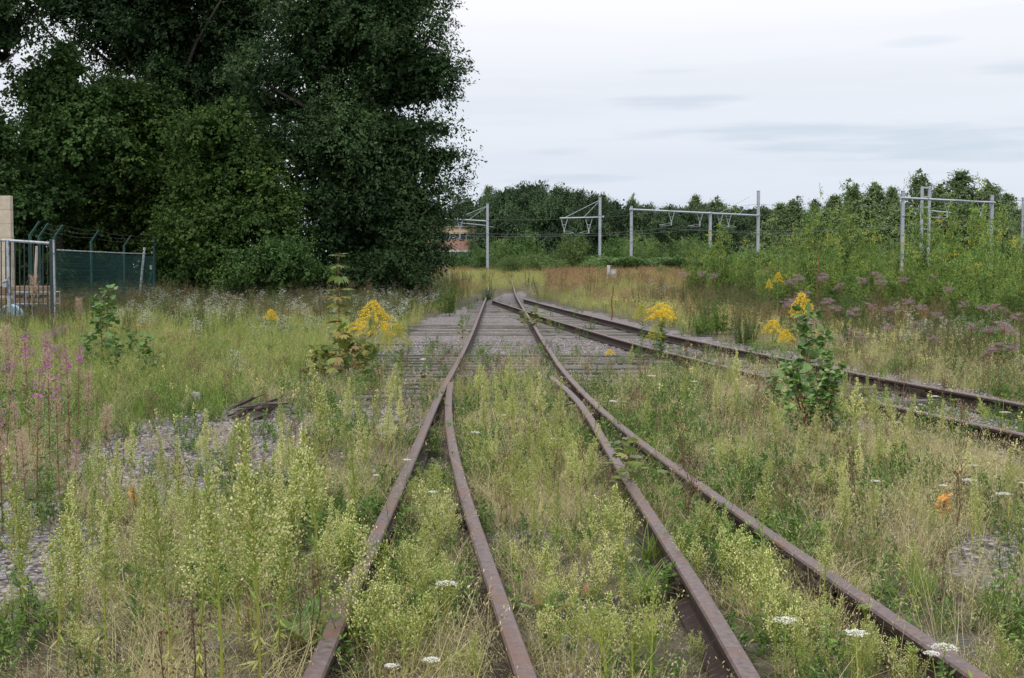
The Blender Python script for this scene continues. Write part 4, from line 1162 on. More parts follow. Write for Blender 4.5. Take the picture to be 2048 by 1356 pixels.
# ---- green grass
x, y = sample_ground(6500, 3.0, 24); g = gravelness(x, y); cl = vnoise(x, y, .8, 27.7)
gl = inz(x, y, [(100, 640), (640, 640), (640, 740), (520, 800), (260, 860), (60, 880), (-500, 900), (-500, 650)])
gr2 = inz(x, y, [(1180, 850), (1300, 870), (1430, 1000), (1500, 1060), (1420, 1080), (1290, 960), (1180, 900)])
p = np.where(g, .03, np.clip(.08 + cl * .5, .0, .4)); p = np.where(gl | gr2, .85, p)
x, y = keep(x, y, p); m = off_rail(x, y, .07); x, y = x[m], y[m]
scatter('green_grass', 'fresh green grass tufts among the rails and on the left verge', 'grass', c_green, lift(x, y), R.uniform(.6, 1.2, len(x)), .2)
x, y = sample_ground(9000, 10, 34); gl = inz(x, y, [(-700, 648), (650, 640), (640, 740), (540, 800), (400, 825), (260, 860), (130, 890), (-700, 950)])
m = gl; x, y = x[m], y[m]
scatter('verge_grass', 'long green and straw grass covering the left verge', 'grass', c_greentall, lift(x, y), R.uniform(.5, 1.0, len(x)), .2)
x2, y2 = sample_ground(9000, 11, 40); gl = inz(x2, y2, [(-900, 620), (700, 620), (700, 730), (500, 790), (-700, 880)])
x2, y2 = x2[gl], y2[gl]
scatter('verge_straw', 'yellowing meadow grass mixed into the left verge', 'grass', c_yel, lift(x2, y2), R.uniform(.55, 1.15, len(x2)), .2)

# ---- meadow from the verge to the railway bank
NOT_TRACK = [(560, 800), (760, 690), (900, 610), (960, 590), (1050, 588), (1200, 628), (1448, 685), (1738, 742), (2048, 800), (3000, 980), (3000, 1500), (0, 1500)]
def meadow(n, d0, d1, fn, margin=1.3):
    x, y = sample_ground(n, d0, d1, margin)
    px, py = px_ground(x, y)
    tr = inpoly(px, py, NOT_TRACK) | ((px > 955) & (px < 1062) & (py > 592))
    k_ = np.clip((py - 541) / 90, .15, 1.5)
    px = px + R.normal(0, 38, len(x)); py = py + R.normal(0, 9, len(x)) * k_
    p = np.where(tr, 0, fn(px, py, x, y))
    return keep(x, y, p)
def far_scale(y, a=.9, b=1.5): return R.uniform(a, b, len(y)) * np.clip(.9 + (y - 30) / 90, .8, 1.9)
x, y = meadow(24000, 18, 118, lambda px, py, x, y: np.clip(.75 + .7 * vnoise(x, y, .12, 5.5), 0, 1))
scatter('meadow_grass', 'yellow green meadow grass reaching to the railway bank', 'grass', c_yel, lift(x, y), far_scale(y, .7, 1.25), .12)
def redz(px, py, x, y):
    r = inpoly(px, py, [(1060, 565), (1180, 552), (1330, 560), (1560, 580), (1560, 640), (1420, 670), (1300, 650), (1120, 600)]) * .13
    r = r + inpoly(px, py, [(760, 560), (900, 553), (905, 592), (800, 615), (760, 590)]) * .35
    r = r + inpoly(px, py, [(1560, 600), (2048, 620), (2600, 680), (2600, 720), (2000, 700), (1600, 660)]) * .25
    return np.clip(r * (1 + 4.5 * vnoise(x, y, .13, 8.8)) + .02, 0, 1)
x, y = meadow(13000, 20, 115, redz)
scatter('rusty_grass', 'rust coloured seeding grass and sorrel in the meadow', 'grass', c_red, lift(x, y), far_scale(y, .6, 1.0), .1)
def weedz(px, py, x, y):
    r = inpoly(px, py, [(-900, 575), (250, 572), (660, 560), (900, 575), (840, 660), (600, 672), (250, 690), (-900, 700)]) * .5
    r = r + inpoly(px, py, [(1380, 600), (1500, 580), (2700, 600), (2700, 840), (2048, 770), (1738, 728), (1448, 676), (1380, 650)]) * .45
    return np.clip(r * (1 + 1.8 * vnoise(x, y, .3, 18.8)) + .03, 0, 1)
x, y = meadow(9000, 15, 85, weedz)
scatter('leafy_weeds', 'dark leafy weeds in front of the trees and along the side track', 'weeds', c_weed, lift(x, y), far_scale(y, .7, 1.2), .12)
x, y = meadow(9000, 15, 85, lambda px, py, x, y: weedz(px, py, x + 40, y) * .8)
scatter('brown_weeds', 'brown seeding weeds standing in the meadow', 'weeds', c_brown, lift(x, y), far_scale(y, .7, 1.15), .12)
def whitez(px, py, x, y):
    r = inpoly(px, py, [(230, 600), (520, 585), (880, 585), (905, 620), (840, 660), (620, 690), (300, 690)]) * 1.0
    r = r + inpoly(px, py, [(1600, 640), (2048, 640), (2700, 700), (2700, 820), (2048, 760), (1700, 712)]) * .55
    return np.clip(.55 * r * (.8 + 1.2 * vnoise(x, y, .35, 28.8)) + .01, 0, 1)
x, y = meadow(5200, 15, 70, whitez)
scatter('white_wildflowers', 'scattered tiny white wildflowers in the meadow', 'wildflowers', c_whitew, lift(x, y), far_scale(y, .6, 1.0), .1)
def creamz(px, py, x, y):
    r = inpoly(px, py, [(1080, 600), (1250, 612), (1400, 650), (1700, 720), (2048, 770), (2600, 870), (2600, 760), (2048, 700), (1500, 650), (1200, 590)]) * .7
    return np.clip(r, 0, 1)
x, y = meadow(5000, 12, 50, creamz)
scatter('pale_yellow_wildflowers', 'low pale yellow wildflowers beside the side track', 'wildflowers', c_creamw, lift(x, y), far_scale(y, .7, 1.1), .1)
c_dead = tufts('dead_weed', 4, f_weed(.42, True, 5, 9, .09, .03, 3), [M['brownhead'], M['brownhead']])
x, y = sample_ground(1500, 3.6, 20); g = gravelness(x, y); m = (R.uniform(0, 1, len(x)) < np.where(g, .12, .30)) & off_rail(x, y, .1); x, y = x[m], y[m]
scatter('dead_stems', 'thin red brown dead weed stems among the green weeds', 'dead weeds', c_dead, lift(x, y), R.uniform(.5, 1.1, len(x)), .15)
x, y = sample_ground(1500, 5, 20); m = inz(x, y, [(1300, 760), (2600, 900), (2600, 1250), (1900, 1200), (1450, 1000)]) & off_rail(x, y, .1); x, y = x[m], y[m]; x, y = keep(x, y, .4)
c_tiny = tufts('tiny_white_weed', 3, f_weed(.55, True, 2, 12, .10, .04, 3), [M['herb'], M['white']])
scatter('small_white_flowers', 'tiny white flower heads in the dry grass at right', 'wildflowers', c_tiny, lift(x, y), R.uniform(.3, .55, len(x)), .12)
# thin growth on the ballast beside the far rails
x, y = sample_ground(2600, 12, 60, .9); g = gravelness(x, y); m = g & (R.uniform(0, 1, len(x)) < .16) & off_rail(x, y, .12); x, y = x[m], y[m]
scatter('ballast_herbs', 'sparse green weeds rooted in the ballast', 'herbs', c_herb, lift(x, y), R.uniform(1.0, 2.2, len(x)), .15)

# ================================================================== TREES
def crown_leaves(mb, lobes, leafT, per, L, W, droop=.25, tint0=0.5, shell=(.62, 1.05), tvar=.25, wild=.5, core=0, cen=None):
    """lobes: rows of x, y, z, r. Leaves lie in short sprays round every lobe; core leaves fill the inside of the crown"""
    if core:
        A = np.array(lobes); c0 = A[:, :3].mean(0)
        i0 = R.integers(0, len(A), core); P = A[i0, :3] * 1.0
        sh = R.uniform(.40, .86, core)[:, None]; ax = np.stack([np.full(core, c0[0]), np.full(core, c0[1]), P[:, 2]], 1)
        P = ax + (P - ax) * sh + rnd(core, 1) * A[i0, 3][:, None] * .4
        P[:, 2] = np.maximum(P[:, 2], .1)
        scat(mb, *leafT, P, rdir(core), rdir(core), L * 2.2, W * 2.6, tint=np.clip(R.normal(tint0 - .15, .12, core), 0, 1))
    for (x, y, z, r) in lobes:
        n = int(per * r * r)
        ns_ = max(6, n // 9)
        d = rdir(ns_); d[:, 2] = d[:, 2] * .85 + .12; d = norm(d)
        rr = r * R.uniform(shell[0], shell[1], ns_)
        c = np.array([x, y, z]) + d * rr[:, None] * np.array([1, 1, .8])
        # each spray: a twig direction, leaves along it
        tw = norm(d + rnd(ns_, wild) + np.array([0, 0, -droop]))
        k = 9
        t = np.tile(np.linspace(-.2, 1, k), ns_)
        C_ = np.repeat(c, k, 0) + np.repeat(tw, k, 0) * (t * L * 3.2)[:, None] + rnd(ns_ * k, L * .32)
        X = norm(np.repeat(tw, k, 0) + rnd(ns_ * k, .75)); X[:, 2] -= droop
        N_ = norm(np.array([0, 0, .75]) + np.repeat(d, k, 0) * 1.0 + rnd(ns_ * k, .30))
        lt = tint0 + R.normal(0, tvar * .8) 
        tt = np.clip(lt + R.normal(0, tvar * .45, ns_ * k), 0, 1)
        s = L * R.uniform(.65, 1.25, ns_ * k)
        scat(mb, *leafT, C_, X, N_, s, s * W / L, tint=tt)
def make_lobes(cx, cy, cz, rx, ry, rz_, n, lr, low=-.9, fill=.25, seed=0):
    r = np.random.default_rng(seed)
    out = []
    i = 0
    while len(out) < n and i < n * 20:
        i += 1
        d = r.normal(0, 1, 3); d /= np.linalg.norm(d)
        if d[2] < low: continue
        q = r.uniform(.78, 1.0) if r.uniform() > fill else r.uniform(.3, .75)
        q *= 1 + .26 * math.sin(d[0] * 5 + seed) * math.cos(d[1] * 4 + d[2] * 6)
        p = (cx + d[0] * rx * q, cy + d[1] * ry * q, cz + d[2] * rz_ * q)
        if p[2] < lr * .35: continue
        out.append((*p, lr * r.uniform(.5, 1.3)))
        if r.uniform() < .40 and q > .7:
            # a bough that reaches out of the crown and hangs a little
            e = np.array([d[0] * rx, d[1] * ry, d[2] * rz_ * .8]); e /= np.linalg.norm(e) + 1e-6; e = e + r.normal(0, .3, 3)
            for m_ in range(1, 4):
                b_ = np.array(p) + e * lr * (.30 + .27 * m_) + np.array([0, 0, -.05 * m_ * m_ * lr])
                if b_[2] > .3: out.append((*b_, lr * (.52 - .12 * m_)))
    return out
def wood(mb, H, r0, lobes, cx=0, cy=0, bend=.3, limbs=26, base=(0, 0)):
    k = 9
    ph = R.uniform(0, 6)
    def tr(t): return np.array([base[0] + (cx - base[0]) * t + bend * math.sin(t * 3 + ph) * t, base[1] + (cy - base[1]) * t + bend * math.cos(t * 2.4 + ph) * t, H * t])
    tube(mb, [tr(t) for t in np.linspace(-.02, .92, k)], [r0 * (1.25 if q == 0 else 1) * (1 - .88 * q / (k - 1)) for q in range(k)], 8)
    idx = R.permutation(len(lobes))[:limbs]
    for q in idx:
        lx, ly, lz, lr = lobes[q]
        t0 = np.clip((lz / H) * .62 + R.uniform(-.06, .06), .06, .88)
        a = tr(t0); b = np.array([lx, ly, lz]); m = (a + b) / 2 + np.array([0, 0, .12 * np.linalg.norm(b - a) * R.uniform(-.5, 1)]) + rnd(1, .1)[0]
        rr = r0 * .32 * (1 - t0 * .6)
        tube(mb, [a, (a + m) / 2, m, (m + b) / 2, b], [rr, rr * .8, rr * .6, rr * .4, rr * .15], 5)
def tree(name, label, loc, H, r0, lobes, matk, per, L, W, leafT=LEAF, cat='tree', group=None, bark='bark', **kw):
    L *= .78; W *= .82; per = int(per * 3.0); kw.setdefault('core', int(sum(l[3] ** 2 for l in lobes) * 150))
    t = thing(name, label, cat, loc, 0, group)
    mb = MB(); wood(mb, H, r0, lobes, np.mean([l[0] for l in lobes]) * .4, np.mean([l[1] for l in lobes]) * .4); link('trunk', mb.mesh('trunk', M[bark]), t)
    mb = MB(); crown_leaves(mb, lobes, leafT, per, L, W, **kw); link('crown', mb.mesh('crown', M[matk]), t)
    return t
def ellobes(specs, dist, gz, dy_scale=.9, seed=0, lr=1.0, dens=1.0, jig=0):
    """specs: crown masses as (px, py, half width px, half height px, depth offset) at the distance"""
    out = []; bx = None
    for i, (px, py, hw, hh, dd) in enumerate(specs):
        x, y, z = D(px, py, dist + dd); s = (dist + dd) / F
        rx, rz_ = hw * s, hh * s
        ry = (rx + rz_) / 2 * dy_scale
        n = int(dens * 9 * (rx * rz_ + rx * ry + ry * rz_) / 3 / (lr * lr) * .72)
        out += [(a, b, c - gz, d) for (a, b, c, d) in make_lobes(x, y, z, max(.2, rx - lr * .55), max(.2, ry - lr * .55), max(.2, rz_ - lr * .45), max(6, n), lr, seed=seed * 31 + i)]
    return out
def place_tree(name, label, px, dist, specs, mat_, H, r0, per=150, L=.16, W=.09, lr=1.0, dens=1.0, seed=0, bark='bark', leafT=LEAF, cat='tree', group=None, dy=.9, **kw):
    x0 = float((px - 1024) / F * dist / cp * 1.0); gz = tz(x0, dist)
    lo_ = ellobes(specs, dist, gz, seed=seed, lr=lr, dens=dens, dy_scale=dy)
    lo_ = [(a - x0, b - dist, c, d) for (a, b, c, d) in lo_ if c > .25]
    return tree(name, label, (x0, dist, gz), H, r0, lo_, mat_, per, L, W, leafT, cat, group, bark, **kw)
TG = 'big trees on the left side'
# the great dark tree in the middle of the picture's left half
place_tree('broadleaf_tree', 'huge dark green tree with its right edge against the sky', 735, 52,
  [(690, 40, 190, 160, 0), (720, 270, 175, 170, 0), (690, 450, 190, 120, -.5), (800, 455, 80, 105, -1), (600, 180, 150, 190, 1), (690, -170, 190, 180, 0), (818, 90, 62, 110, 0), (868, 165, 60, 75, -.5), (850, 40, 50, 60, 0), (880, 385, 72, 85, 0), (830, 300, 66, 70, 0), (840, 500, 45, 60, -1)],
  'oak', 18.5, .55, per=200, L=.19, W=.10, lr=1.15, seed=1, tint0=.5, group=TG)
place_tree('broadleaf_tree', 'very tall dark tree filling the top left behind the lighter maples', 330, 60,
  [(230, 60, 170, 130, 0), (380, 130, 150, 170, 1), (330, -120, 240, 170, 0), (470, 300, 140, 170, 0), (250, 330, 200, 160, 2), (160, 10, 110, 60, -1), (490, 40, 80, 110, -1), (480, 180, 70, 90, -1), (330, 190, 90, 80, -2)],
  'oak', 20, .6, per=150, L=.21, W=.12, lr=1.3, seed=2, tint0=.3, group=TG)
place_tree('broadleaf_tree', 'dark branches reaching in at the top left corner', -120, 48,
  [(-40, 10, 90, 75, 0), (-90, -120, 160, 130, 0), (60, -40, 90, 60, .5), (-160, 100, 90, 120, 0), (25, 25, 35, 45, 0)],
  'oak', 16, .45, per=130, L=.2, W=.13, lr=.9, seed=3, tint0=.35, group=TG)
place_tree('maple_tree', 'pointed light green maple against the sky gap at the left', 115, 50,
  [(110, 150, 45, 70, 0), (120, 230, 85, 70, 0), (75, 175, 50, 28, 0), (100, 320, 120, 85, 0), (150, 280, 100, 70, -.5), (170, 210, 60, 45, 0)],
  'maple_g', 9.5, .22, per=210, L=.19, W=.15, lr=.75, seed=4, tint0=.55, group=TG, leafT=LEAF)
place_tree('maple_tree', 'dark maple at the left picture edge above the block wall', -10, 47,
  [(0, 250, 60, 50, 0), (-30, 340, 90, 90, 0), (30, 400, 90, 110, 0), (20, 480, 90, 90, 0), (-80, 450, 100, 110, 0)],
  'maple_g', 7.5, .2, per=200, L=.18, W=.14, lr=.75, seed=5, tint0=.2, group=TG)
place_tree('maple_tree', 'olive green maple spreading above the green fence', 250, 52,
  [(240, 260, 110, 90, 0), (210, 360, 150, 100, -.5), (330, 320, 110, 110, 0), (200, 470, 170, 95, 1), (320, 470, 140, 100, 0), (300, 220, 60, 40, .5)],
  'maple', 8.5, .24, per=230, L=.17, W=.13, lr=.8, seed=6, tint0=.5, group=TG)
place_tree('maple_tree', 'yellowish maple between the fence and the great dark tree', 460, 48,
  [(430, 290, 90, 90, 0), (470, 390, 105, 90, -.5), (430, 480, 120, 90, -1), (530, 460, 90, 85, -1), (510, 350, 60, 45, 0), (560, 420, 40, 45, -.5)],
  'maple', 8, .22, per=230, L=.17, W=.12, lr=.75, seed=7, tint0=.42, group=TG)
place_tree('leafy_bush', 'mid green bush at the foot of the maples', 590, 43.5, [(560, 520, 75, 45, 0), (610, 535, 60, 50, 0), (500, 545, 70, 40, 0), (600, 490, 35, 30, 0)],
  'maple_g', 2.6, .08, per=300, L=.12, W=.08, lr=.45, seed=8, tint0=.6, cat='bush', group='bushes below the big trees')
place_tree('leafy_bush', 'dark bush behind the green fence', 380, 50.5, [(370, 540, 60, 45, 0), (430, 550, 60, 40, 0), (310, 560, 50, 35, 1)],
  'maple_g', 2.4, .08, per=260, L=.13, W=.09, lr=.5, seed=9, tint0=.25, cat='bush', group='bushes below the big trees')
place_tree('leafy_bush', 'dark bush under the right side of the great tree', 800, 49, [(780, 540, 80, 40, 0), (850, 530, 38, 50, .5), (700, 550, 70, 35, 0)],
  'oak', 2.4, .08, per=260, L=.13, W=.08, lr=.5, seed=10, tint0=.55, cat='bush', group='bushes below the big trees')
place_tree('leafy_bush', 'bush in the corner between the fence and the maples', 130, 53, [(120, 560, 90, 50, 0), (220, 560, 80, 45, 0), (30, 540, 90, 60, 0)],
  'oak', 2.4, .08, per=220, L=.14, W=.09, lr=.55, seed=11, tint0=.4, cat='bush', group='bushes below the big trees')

# ------------------------------------------------------------------ tree line beyond the railway
def round_tree(seed, H, Rr, mat_, per, L, W, lr, bark='bark', cone=0.0, droop=.25, tint0=.5, low=.12):
    lo_ = []; r = np.random.default_rng(seed)
    n = int(110 * (2.0 if cone else 1))
    for i in range(n * 3):
        t = r.uniform(low, 1.0) if not cone else low + (1 - low) * r.beta(1.0, 1.35)
        if cone: prof = Rr * (1 - t) ** .75 * 1.15 * (1.0 if t > .25 else .75 + t) + .05
        else: prof = Rr * math.sqrt(max(0, 1 - ((t - .5) / .53) ** 2)) * .95 + .1
        a = r.uniform(0, 6.283); q = prof * r.uniform(.35, 1.12) * (1 + .25 * math.sin(a * 3 + t * 9 + seed))
        lo_.append((math.cos(a) * q, math.sin(a) * q, t * H - lr * .3, lr * r.uniform(.5, 1.25) * ((.20 + 1.1 * min(1, prof / Rr)) if cone else (.40 + .60 * min(1, prof / Rr)))))
        if len(lo_) >= n: break
    if cone:
        for q_ in range(9):
            lo_.append((r.normal(0, .32), r.normal(0, .32), H * (.80 + .022 * q_ + r.uniform(-.03, .02)), .62 - .045 * q_))
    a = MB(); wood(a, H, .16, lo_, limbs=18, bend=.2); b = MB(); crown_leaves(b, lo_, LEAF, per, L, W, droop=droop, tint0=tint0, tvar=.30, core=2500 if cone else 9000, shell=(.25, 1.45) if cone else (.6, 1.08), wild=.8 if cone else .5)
    return a, b, mat_, bark
def tree_proto(name, *args, **kw):
    a, b, mat_, bark = round_tree(*args, **kw)
    return Proto(name, kw.pop('cat', 'tree'), [('trunk', a, M[bark], True), ('crown', b, M[mat_], False)])
OAKS = [tree_proto('round_tree', s, 10, 5.0, 'farleaf', 620, .22, .15, 1.25, tint0=.3) for s in (21, 22, 23)]
MIDS = [tree_proto('round_tree', s, 10, 3.6, 'farleaf', 620, .22, .14, 1.1, tint0=.7) for s in (24, 25)]
BIRS = [tree_proto('birch_tree', s, 10, 4.0, 'farbirch', 430, .16, .10, .72, bark='birch_bark', cone=1, droop=.5, tint0=.6, low=.06) for s in (26, 27, 28)]
def place_top(pr, label, px, pytop, dist, wpx, H0=10.0, R0=5.0, group=None, gz=None):
    x, y, z = D(px, pytop, dist); g = .92 if gz is None else gz
    h = z - g; s = h / (H0 + .6); w_ = wpx * dist / F / 2 / R0
    return pr.put(label, (x, y, g), random.uniform(0, 6.28), (w_, w_, s), group)
GT = 'tree line beyond the electrified tracks'
oaks = [ # px, top, width, dist, words
 (905, 425, 120, 176, 'behind the brick building'), (962, 388, 110, 172, 'just right of the single mast top'), (1010, 372, 110, 165, 'left end of the dark hump'), (1058, 362, 130, 168, 'highest of the dark hump'),
 (1105, 366, 110, 163, 'above the boom of the tall mast'), (1150, 376, 100, 168, 'directly left of the tall mast'), (1196, 384, 90, 165, 'directly behind the tall mast'), (1238, 396, 90, 168, 'between the tall mast and the portal'),
 (1290, 402, 90, 166, 'behind the left mast of the long portal'), (1335, 410, 90, 168, 'behind the first hanger of the portal'), (1375, 412, 80, 166, 'behind the second hanger of the portal'), (1425, 416, 90, 168, 'behind the middle portal mast'), (1475, 416, 90, 166, 'left of the tall right portal mast'), (1530, 412, 90, 168, 'behind the tall right portal mast')]
for i, (px, top, wd, dist, s) in enumerate(oaks):
    place_top((OAKS if px < 1200 else MIDS + OAKS)[i % (3 if px < 1200 else 4)], 'dark round tree in the tree line, ' + s, px, top, dist, wd, R0=5.0 if px < 1200 else 4.4, group=GT)
birs = [(975, 358, 40, 178, 'thin pale tree rising behind the dark hump'), (1265, 380, 34, 172, 'single pointed tree above the left portal mast'), (1205, 378, 50, 175, 'pale tree top behind the tall mast'), (1390, 378, 44, 172, 'slender birch above the long portal beam'),
 (1432, 386, 60, 174, 'bushy birch above the middle portal mast'), (1472, 402, 60, 172, 'low birch right of the middle portal mast'), (1560, 395, 60, 160, 'birch just right of the tall portal mast'), (1592, 385, 55, 158, 'second birch right of the tall portal mast'),
 (1632, 388, 60, 156, 'third birch right of the tall portal mast'), (1668, 378, 60, 160, 'birch in the left shoulder of the birch wood'), (1702, 350, 66, 158, 'pointed birch above the left light green bushes'), (1752, 352, 80, 156, 'broad birch left of the right portal'),
 (1783, 360, 56, 160, 'birch touching the left mast of the right portal'), (1838, 330, 74, 156, 'tall birch behind the twin post mast'), (1878, 356, 70, 160, 'birch between the twin mast and the tallest birch'), (1922, 326, 92, 155, 'tallest pointed birch at the right'),
 (1978, 350, 80, 157, 'tall birch near the right end of the wood'), (2018, 374, 70, 159, 'lower birch by the right picture edge'), (2060, 396, 90, 158, 'birch cut by the right picture edge'), (1655, 410, 80, 152, 'low birch in front of the left birches'), (1730, 400, 90, 150, 'low birch in front of the wood centre'), (1810, 405, 90, 150, 'low birch behind the right portal mast'), (1890, 400, 100, 150, 'low birch under the pale beam'), (1970, 400, 100, 150, 'low birch under the right end of the beam'), (2110, 380, 120, 158, 'birch beyond the right picture edge'), (2180, 390, 120, 158, 'outermost birch beyond the right edge')]
for i, (px, top, wd, dist, s) in enumerate(birs):
    place_top(BIRS[i % 3], s, px, top, dist, wd * 2.3, R0=4.0, group=GT)
# darker wood that closes the view behind the front row
for i, px in enumerate(range(850, 2250, 72)):
    place_top(OAKS[i % 3] if px < 1500 else BIRS[i % 3], 'dark tree at the back of the wood, number %s counted from the left' % ['one','two','three','four','five','six','seven','eight','nine','ten','eleven','twelve','thirteen','fourteen','fifteen','sixteen','seventeen','eighteen','nineteen','twenty'][i],
              px + random.uniform(-14, 14), (428 - 12 * math.sin(px * .01) if px < 1530 else 396) + random.uniform(-14, 14), 188, 150 if px < 1530 else 150, R0=5.0 if px < 1500 else 4.0, group='back row of the wood')
# ------------------------------------------------------------------ grey green and bright shrubs in front of the wood
def shrub_proto(name, seed, H, Rr, mat_, L, W, per, nst=14, lr=.35, droop=-.2, tint0=.5, up=.8):
    r = np.random.default_rng(seed); lo_ = []; wd = MB()
    for s in range(nst):
        a = r.uniform(0, 6.283); q = Rr * (math.sqrt(r.uniform(.02, 1)) if s > 1 else .1); hh = H * (1.05 - .5 * (q / Rr) ** 2) * r.uniform(.72, 1.05)
        p1 = np.array([math.cos(a) * q, math.sin(a) * q, hh]); p0 = p1 * np.array([.25, .25, 0]); pm = (p0 + p1) / 2 * np.array([.85, .85, 1])
        tube(wd, [p0, pm, p1], [.018 * H / 3, .012 * H / 3, .003], 4)
        for t in np.arange(.12, 1.0, .085):
            c = (1 - t) ** 2 * p0 + 2 * t * (1 - t) * pm + t * t * p1
            lo_.append((*(c + r.normal(0, lr * .35, 3)), lr * (1.15 - .75 * t) * r.uniform(.8, 1.2)))
    cr = MB(); crown_leaves(cr, lo_, LEAF, per, L, W, droop=droop, tint0=tint0, shell=(.2, 1.05), tvar=.28, wild=.7)
    return Proto(name, 'shrub', [('stem', wd, M['bark'], True), ('foliage', cr, M[mat_], False)])
WIL = [shrub_proto('willow_shrub', s, 3, 1.6, 'willow', .13, .045, 460, lr=.5) for s in (31, 32)]
BSH = [shrub_proto('birch_shrub', s, 3, 1.25, 'birchleaf', .062, .045, 1150, nst=20, lr=.30, tint0=.40) for s in (33, 34, 35)]
DSH = [shrub_proto('green_shrub', s, 3, 1.6, 'maple_g', .14, .085, 400, lr=.5, tint0=.9) for s in (36, 37)]
def put_shrub(pr, label, px, pytop, dist, wpx, H0=2.75, R0=1.6, group=None):
    x, y, z = D(px, pytop, dist); g = tz(x, y); h = z - g; w_ = wpx * dist / F / 2 / R0
    pr.put(label, (x, y, g - .03), random.uniform(0, 6.28), (w_, w_, h / H0), group)
GW = 'shrubs in front of the tree line'
far_sh = [('w', 1022, 512, 104, 70, 'small grey green shrub right of the single mast'), ('w', 1072, 506, 110, 90, 'rounded grey green shrub left of the leaning willow'), ('d', 1060, 470, 140, 110, 'dark green shrub behind the rounded grey one'), ('w', 1150, 472, 116, 90, 'tall feathery willow below the boom of the tall mast'),
 ('w', 1115, 522, 106, 70, 'low pale shrub left of the tall mast foot'), ('w', 1178, 518, 104, 70, 'pale shrub at the tall mast foot'), ('d', 1240, 478, 140, 90, 'green shrub between the tall mast and the portal'), ('w', 1262, 474, 136, 70, 'willow behind the left portal mast'), ('w', 1300, 482, 134, 80, 'willow right of the left portal mast'),
 ('d', 1345, 488, 138, 90, 'dark green shrub below the first hanger'), ('w', 1385, 480, 130, 80, 'willow below the second hanger'), ('w', 1325, 532, 98, 36, 'small pointed bright shrub in the meadow edge'), ('d', 1420, 498, 136, 90, 'dark shrub behind the middle portal mast'), ('w', 1000, 480, 142, 90, 'shrub behind the small grey green one'), ('d', 925, 506, 128, 70, 'shrub in front of the brick building'), ('d', 955, 500, 135, 60, 'shrub beside the building corner'), ('d', 890, 508, 130, 60, 'shrub left of the building under the big tree')]
for i, (k, px, top, dist, wd, s) in enumerate(far_sh):
    put_shrub((WIL if k == 'w' else DSH)[i % 2], s, px, top, dist, wd, group=GW)
near_sh = [(1395, 492, 66, 55, 'light birch bush left of the middle portal mast'), (1445, 462, 58, 95, 'light birch bush hiding the foot of the middle portal mast'), (1500, 500, 54, 70, 'low birch bush left of the tall portal mast'), (1548, 492, 50, 80, 'low birch bush at the tall portal mast'),
 (1590, 470, 52, 80, 'birch bush left of the first high pair'), (1632, 420, 48, 90, 'first high birch bush with a split top'), (1692, 414, 46, 90, 'second high birch bush with an upright top'), (1745, 456, 45, 80, 'rounded birch bush between the high pair and the portal'), (1790, 480, 42, 70, 'low birch bush at the right portal mast'),
 (1848, 418, 40, 100, 'high birch bush in front of the twin post mast'), (1905, 430, 38, 90, 'birch bush under the portal beam'), (1955, 408, 37, 110, 'high birch bush right of the portal beam'), (2010, 425, 35, 110, 'broad birch bush near the right edge'), (2060, 470, 33, 110, 'dark leaved birch bush at the right edge'),
 (1985, 500, 31, 110, 'lower birch bush in front at the right'), (2040, 530, 28, 100, 'front birch bush with yellow leaves at the right edge'), (1880, 500, 35, 100, 'low dark birch bush under the twin mast'), (1660, 500, 42, 110, 'low birch bush in front of the high pair'), (1560, 520, 44, 90, 'low birch bush beside the yellow goldenrod patch'), (2140, 420, 33, 120, 'birch bush beyond the right edge'), (1740, 500, 40, 90, 'low olive birch bush at the centre of the row'), (1810, 510, 38, 90, 'low birch bush before the portal mast'), (1930, 520, 33, 90, 'low birch bush behind the mauve flowers')]
for i, (px, top, dist, wd, s) in enumerate(near_sh):
    put_shrub(BSH[i % 3], s, px, top, dist, wd * 1.1, R0=1.25, group='light birch bushes on the right')
# bright even thicket behind the portal mast
th = MB(); x0, y0, z0 = D(1195, 545, 116); x1, _, _ = D(1530, 545, 116)
n = 42000
xx = R.uniform(x0 - 1, x1 + 1, n); yy = R.uniform(112, 120, n)
topz = (EYE + (541 - 515) / F * 116 - .92) * (.92 + .45 * vnoise(xx, yy * .5, .35, 4.4) + .2 * vnoise(xx, yy, 1.6, 14.4)) 
zz_ = topz * np.maximum(R.uniform(0, 1, n) ** .4, R.uniform(0, 1, n) * (yy < 113)) + .0
scat(th, *LEAF, np.stack([xx, yy, .92 + zz_], 1), rdir(n) * np.array([1, 1, .4]), np.array([0, 0, 1.]) + rnd(n, .5), R.uniform(.12, .3, n), .14, tint=np.clip(R.normal(.5, .25, n), 0, 1))
tag(link('thicket_foliage', th.mesh('thicket_foliage', M['thicket'])), 'bright green even thicket behind the foot of the portal masts', 'thicket', kind='stuff')

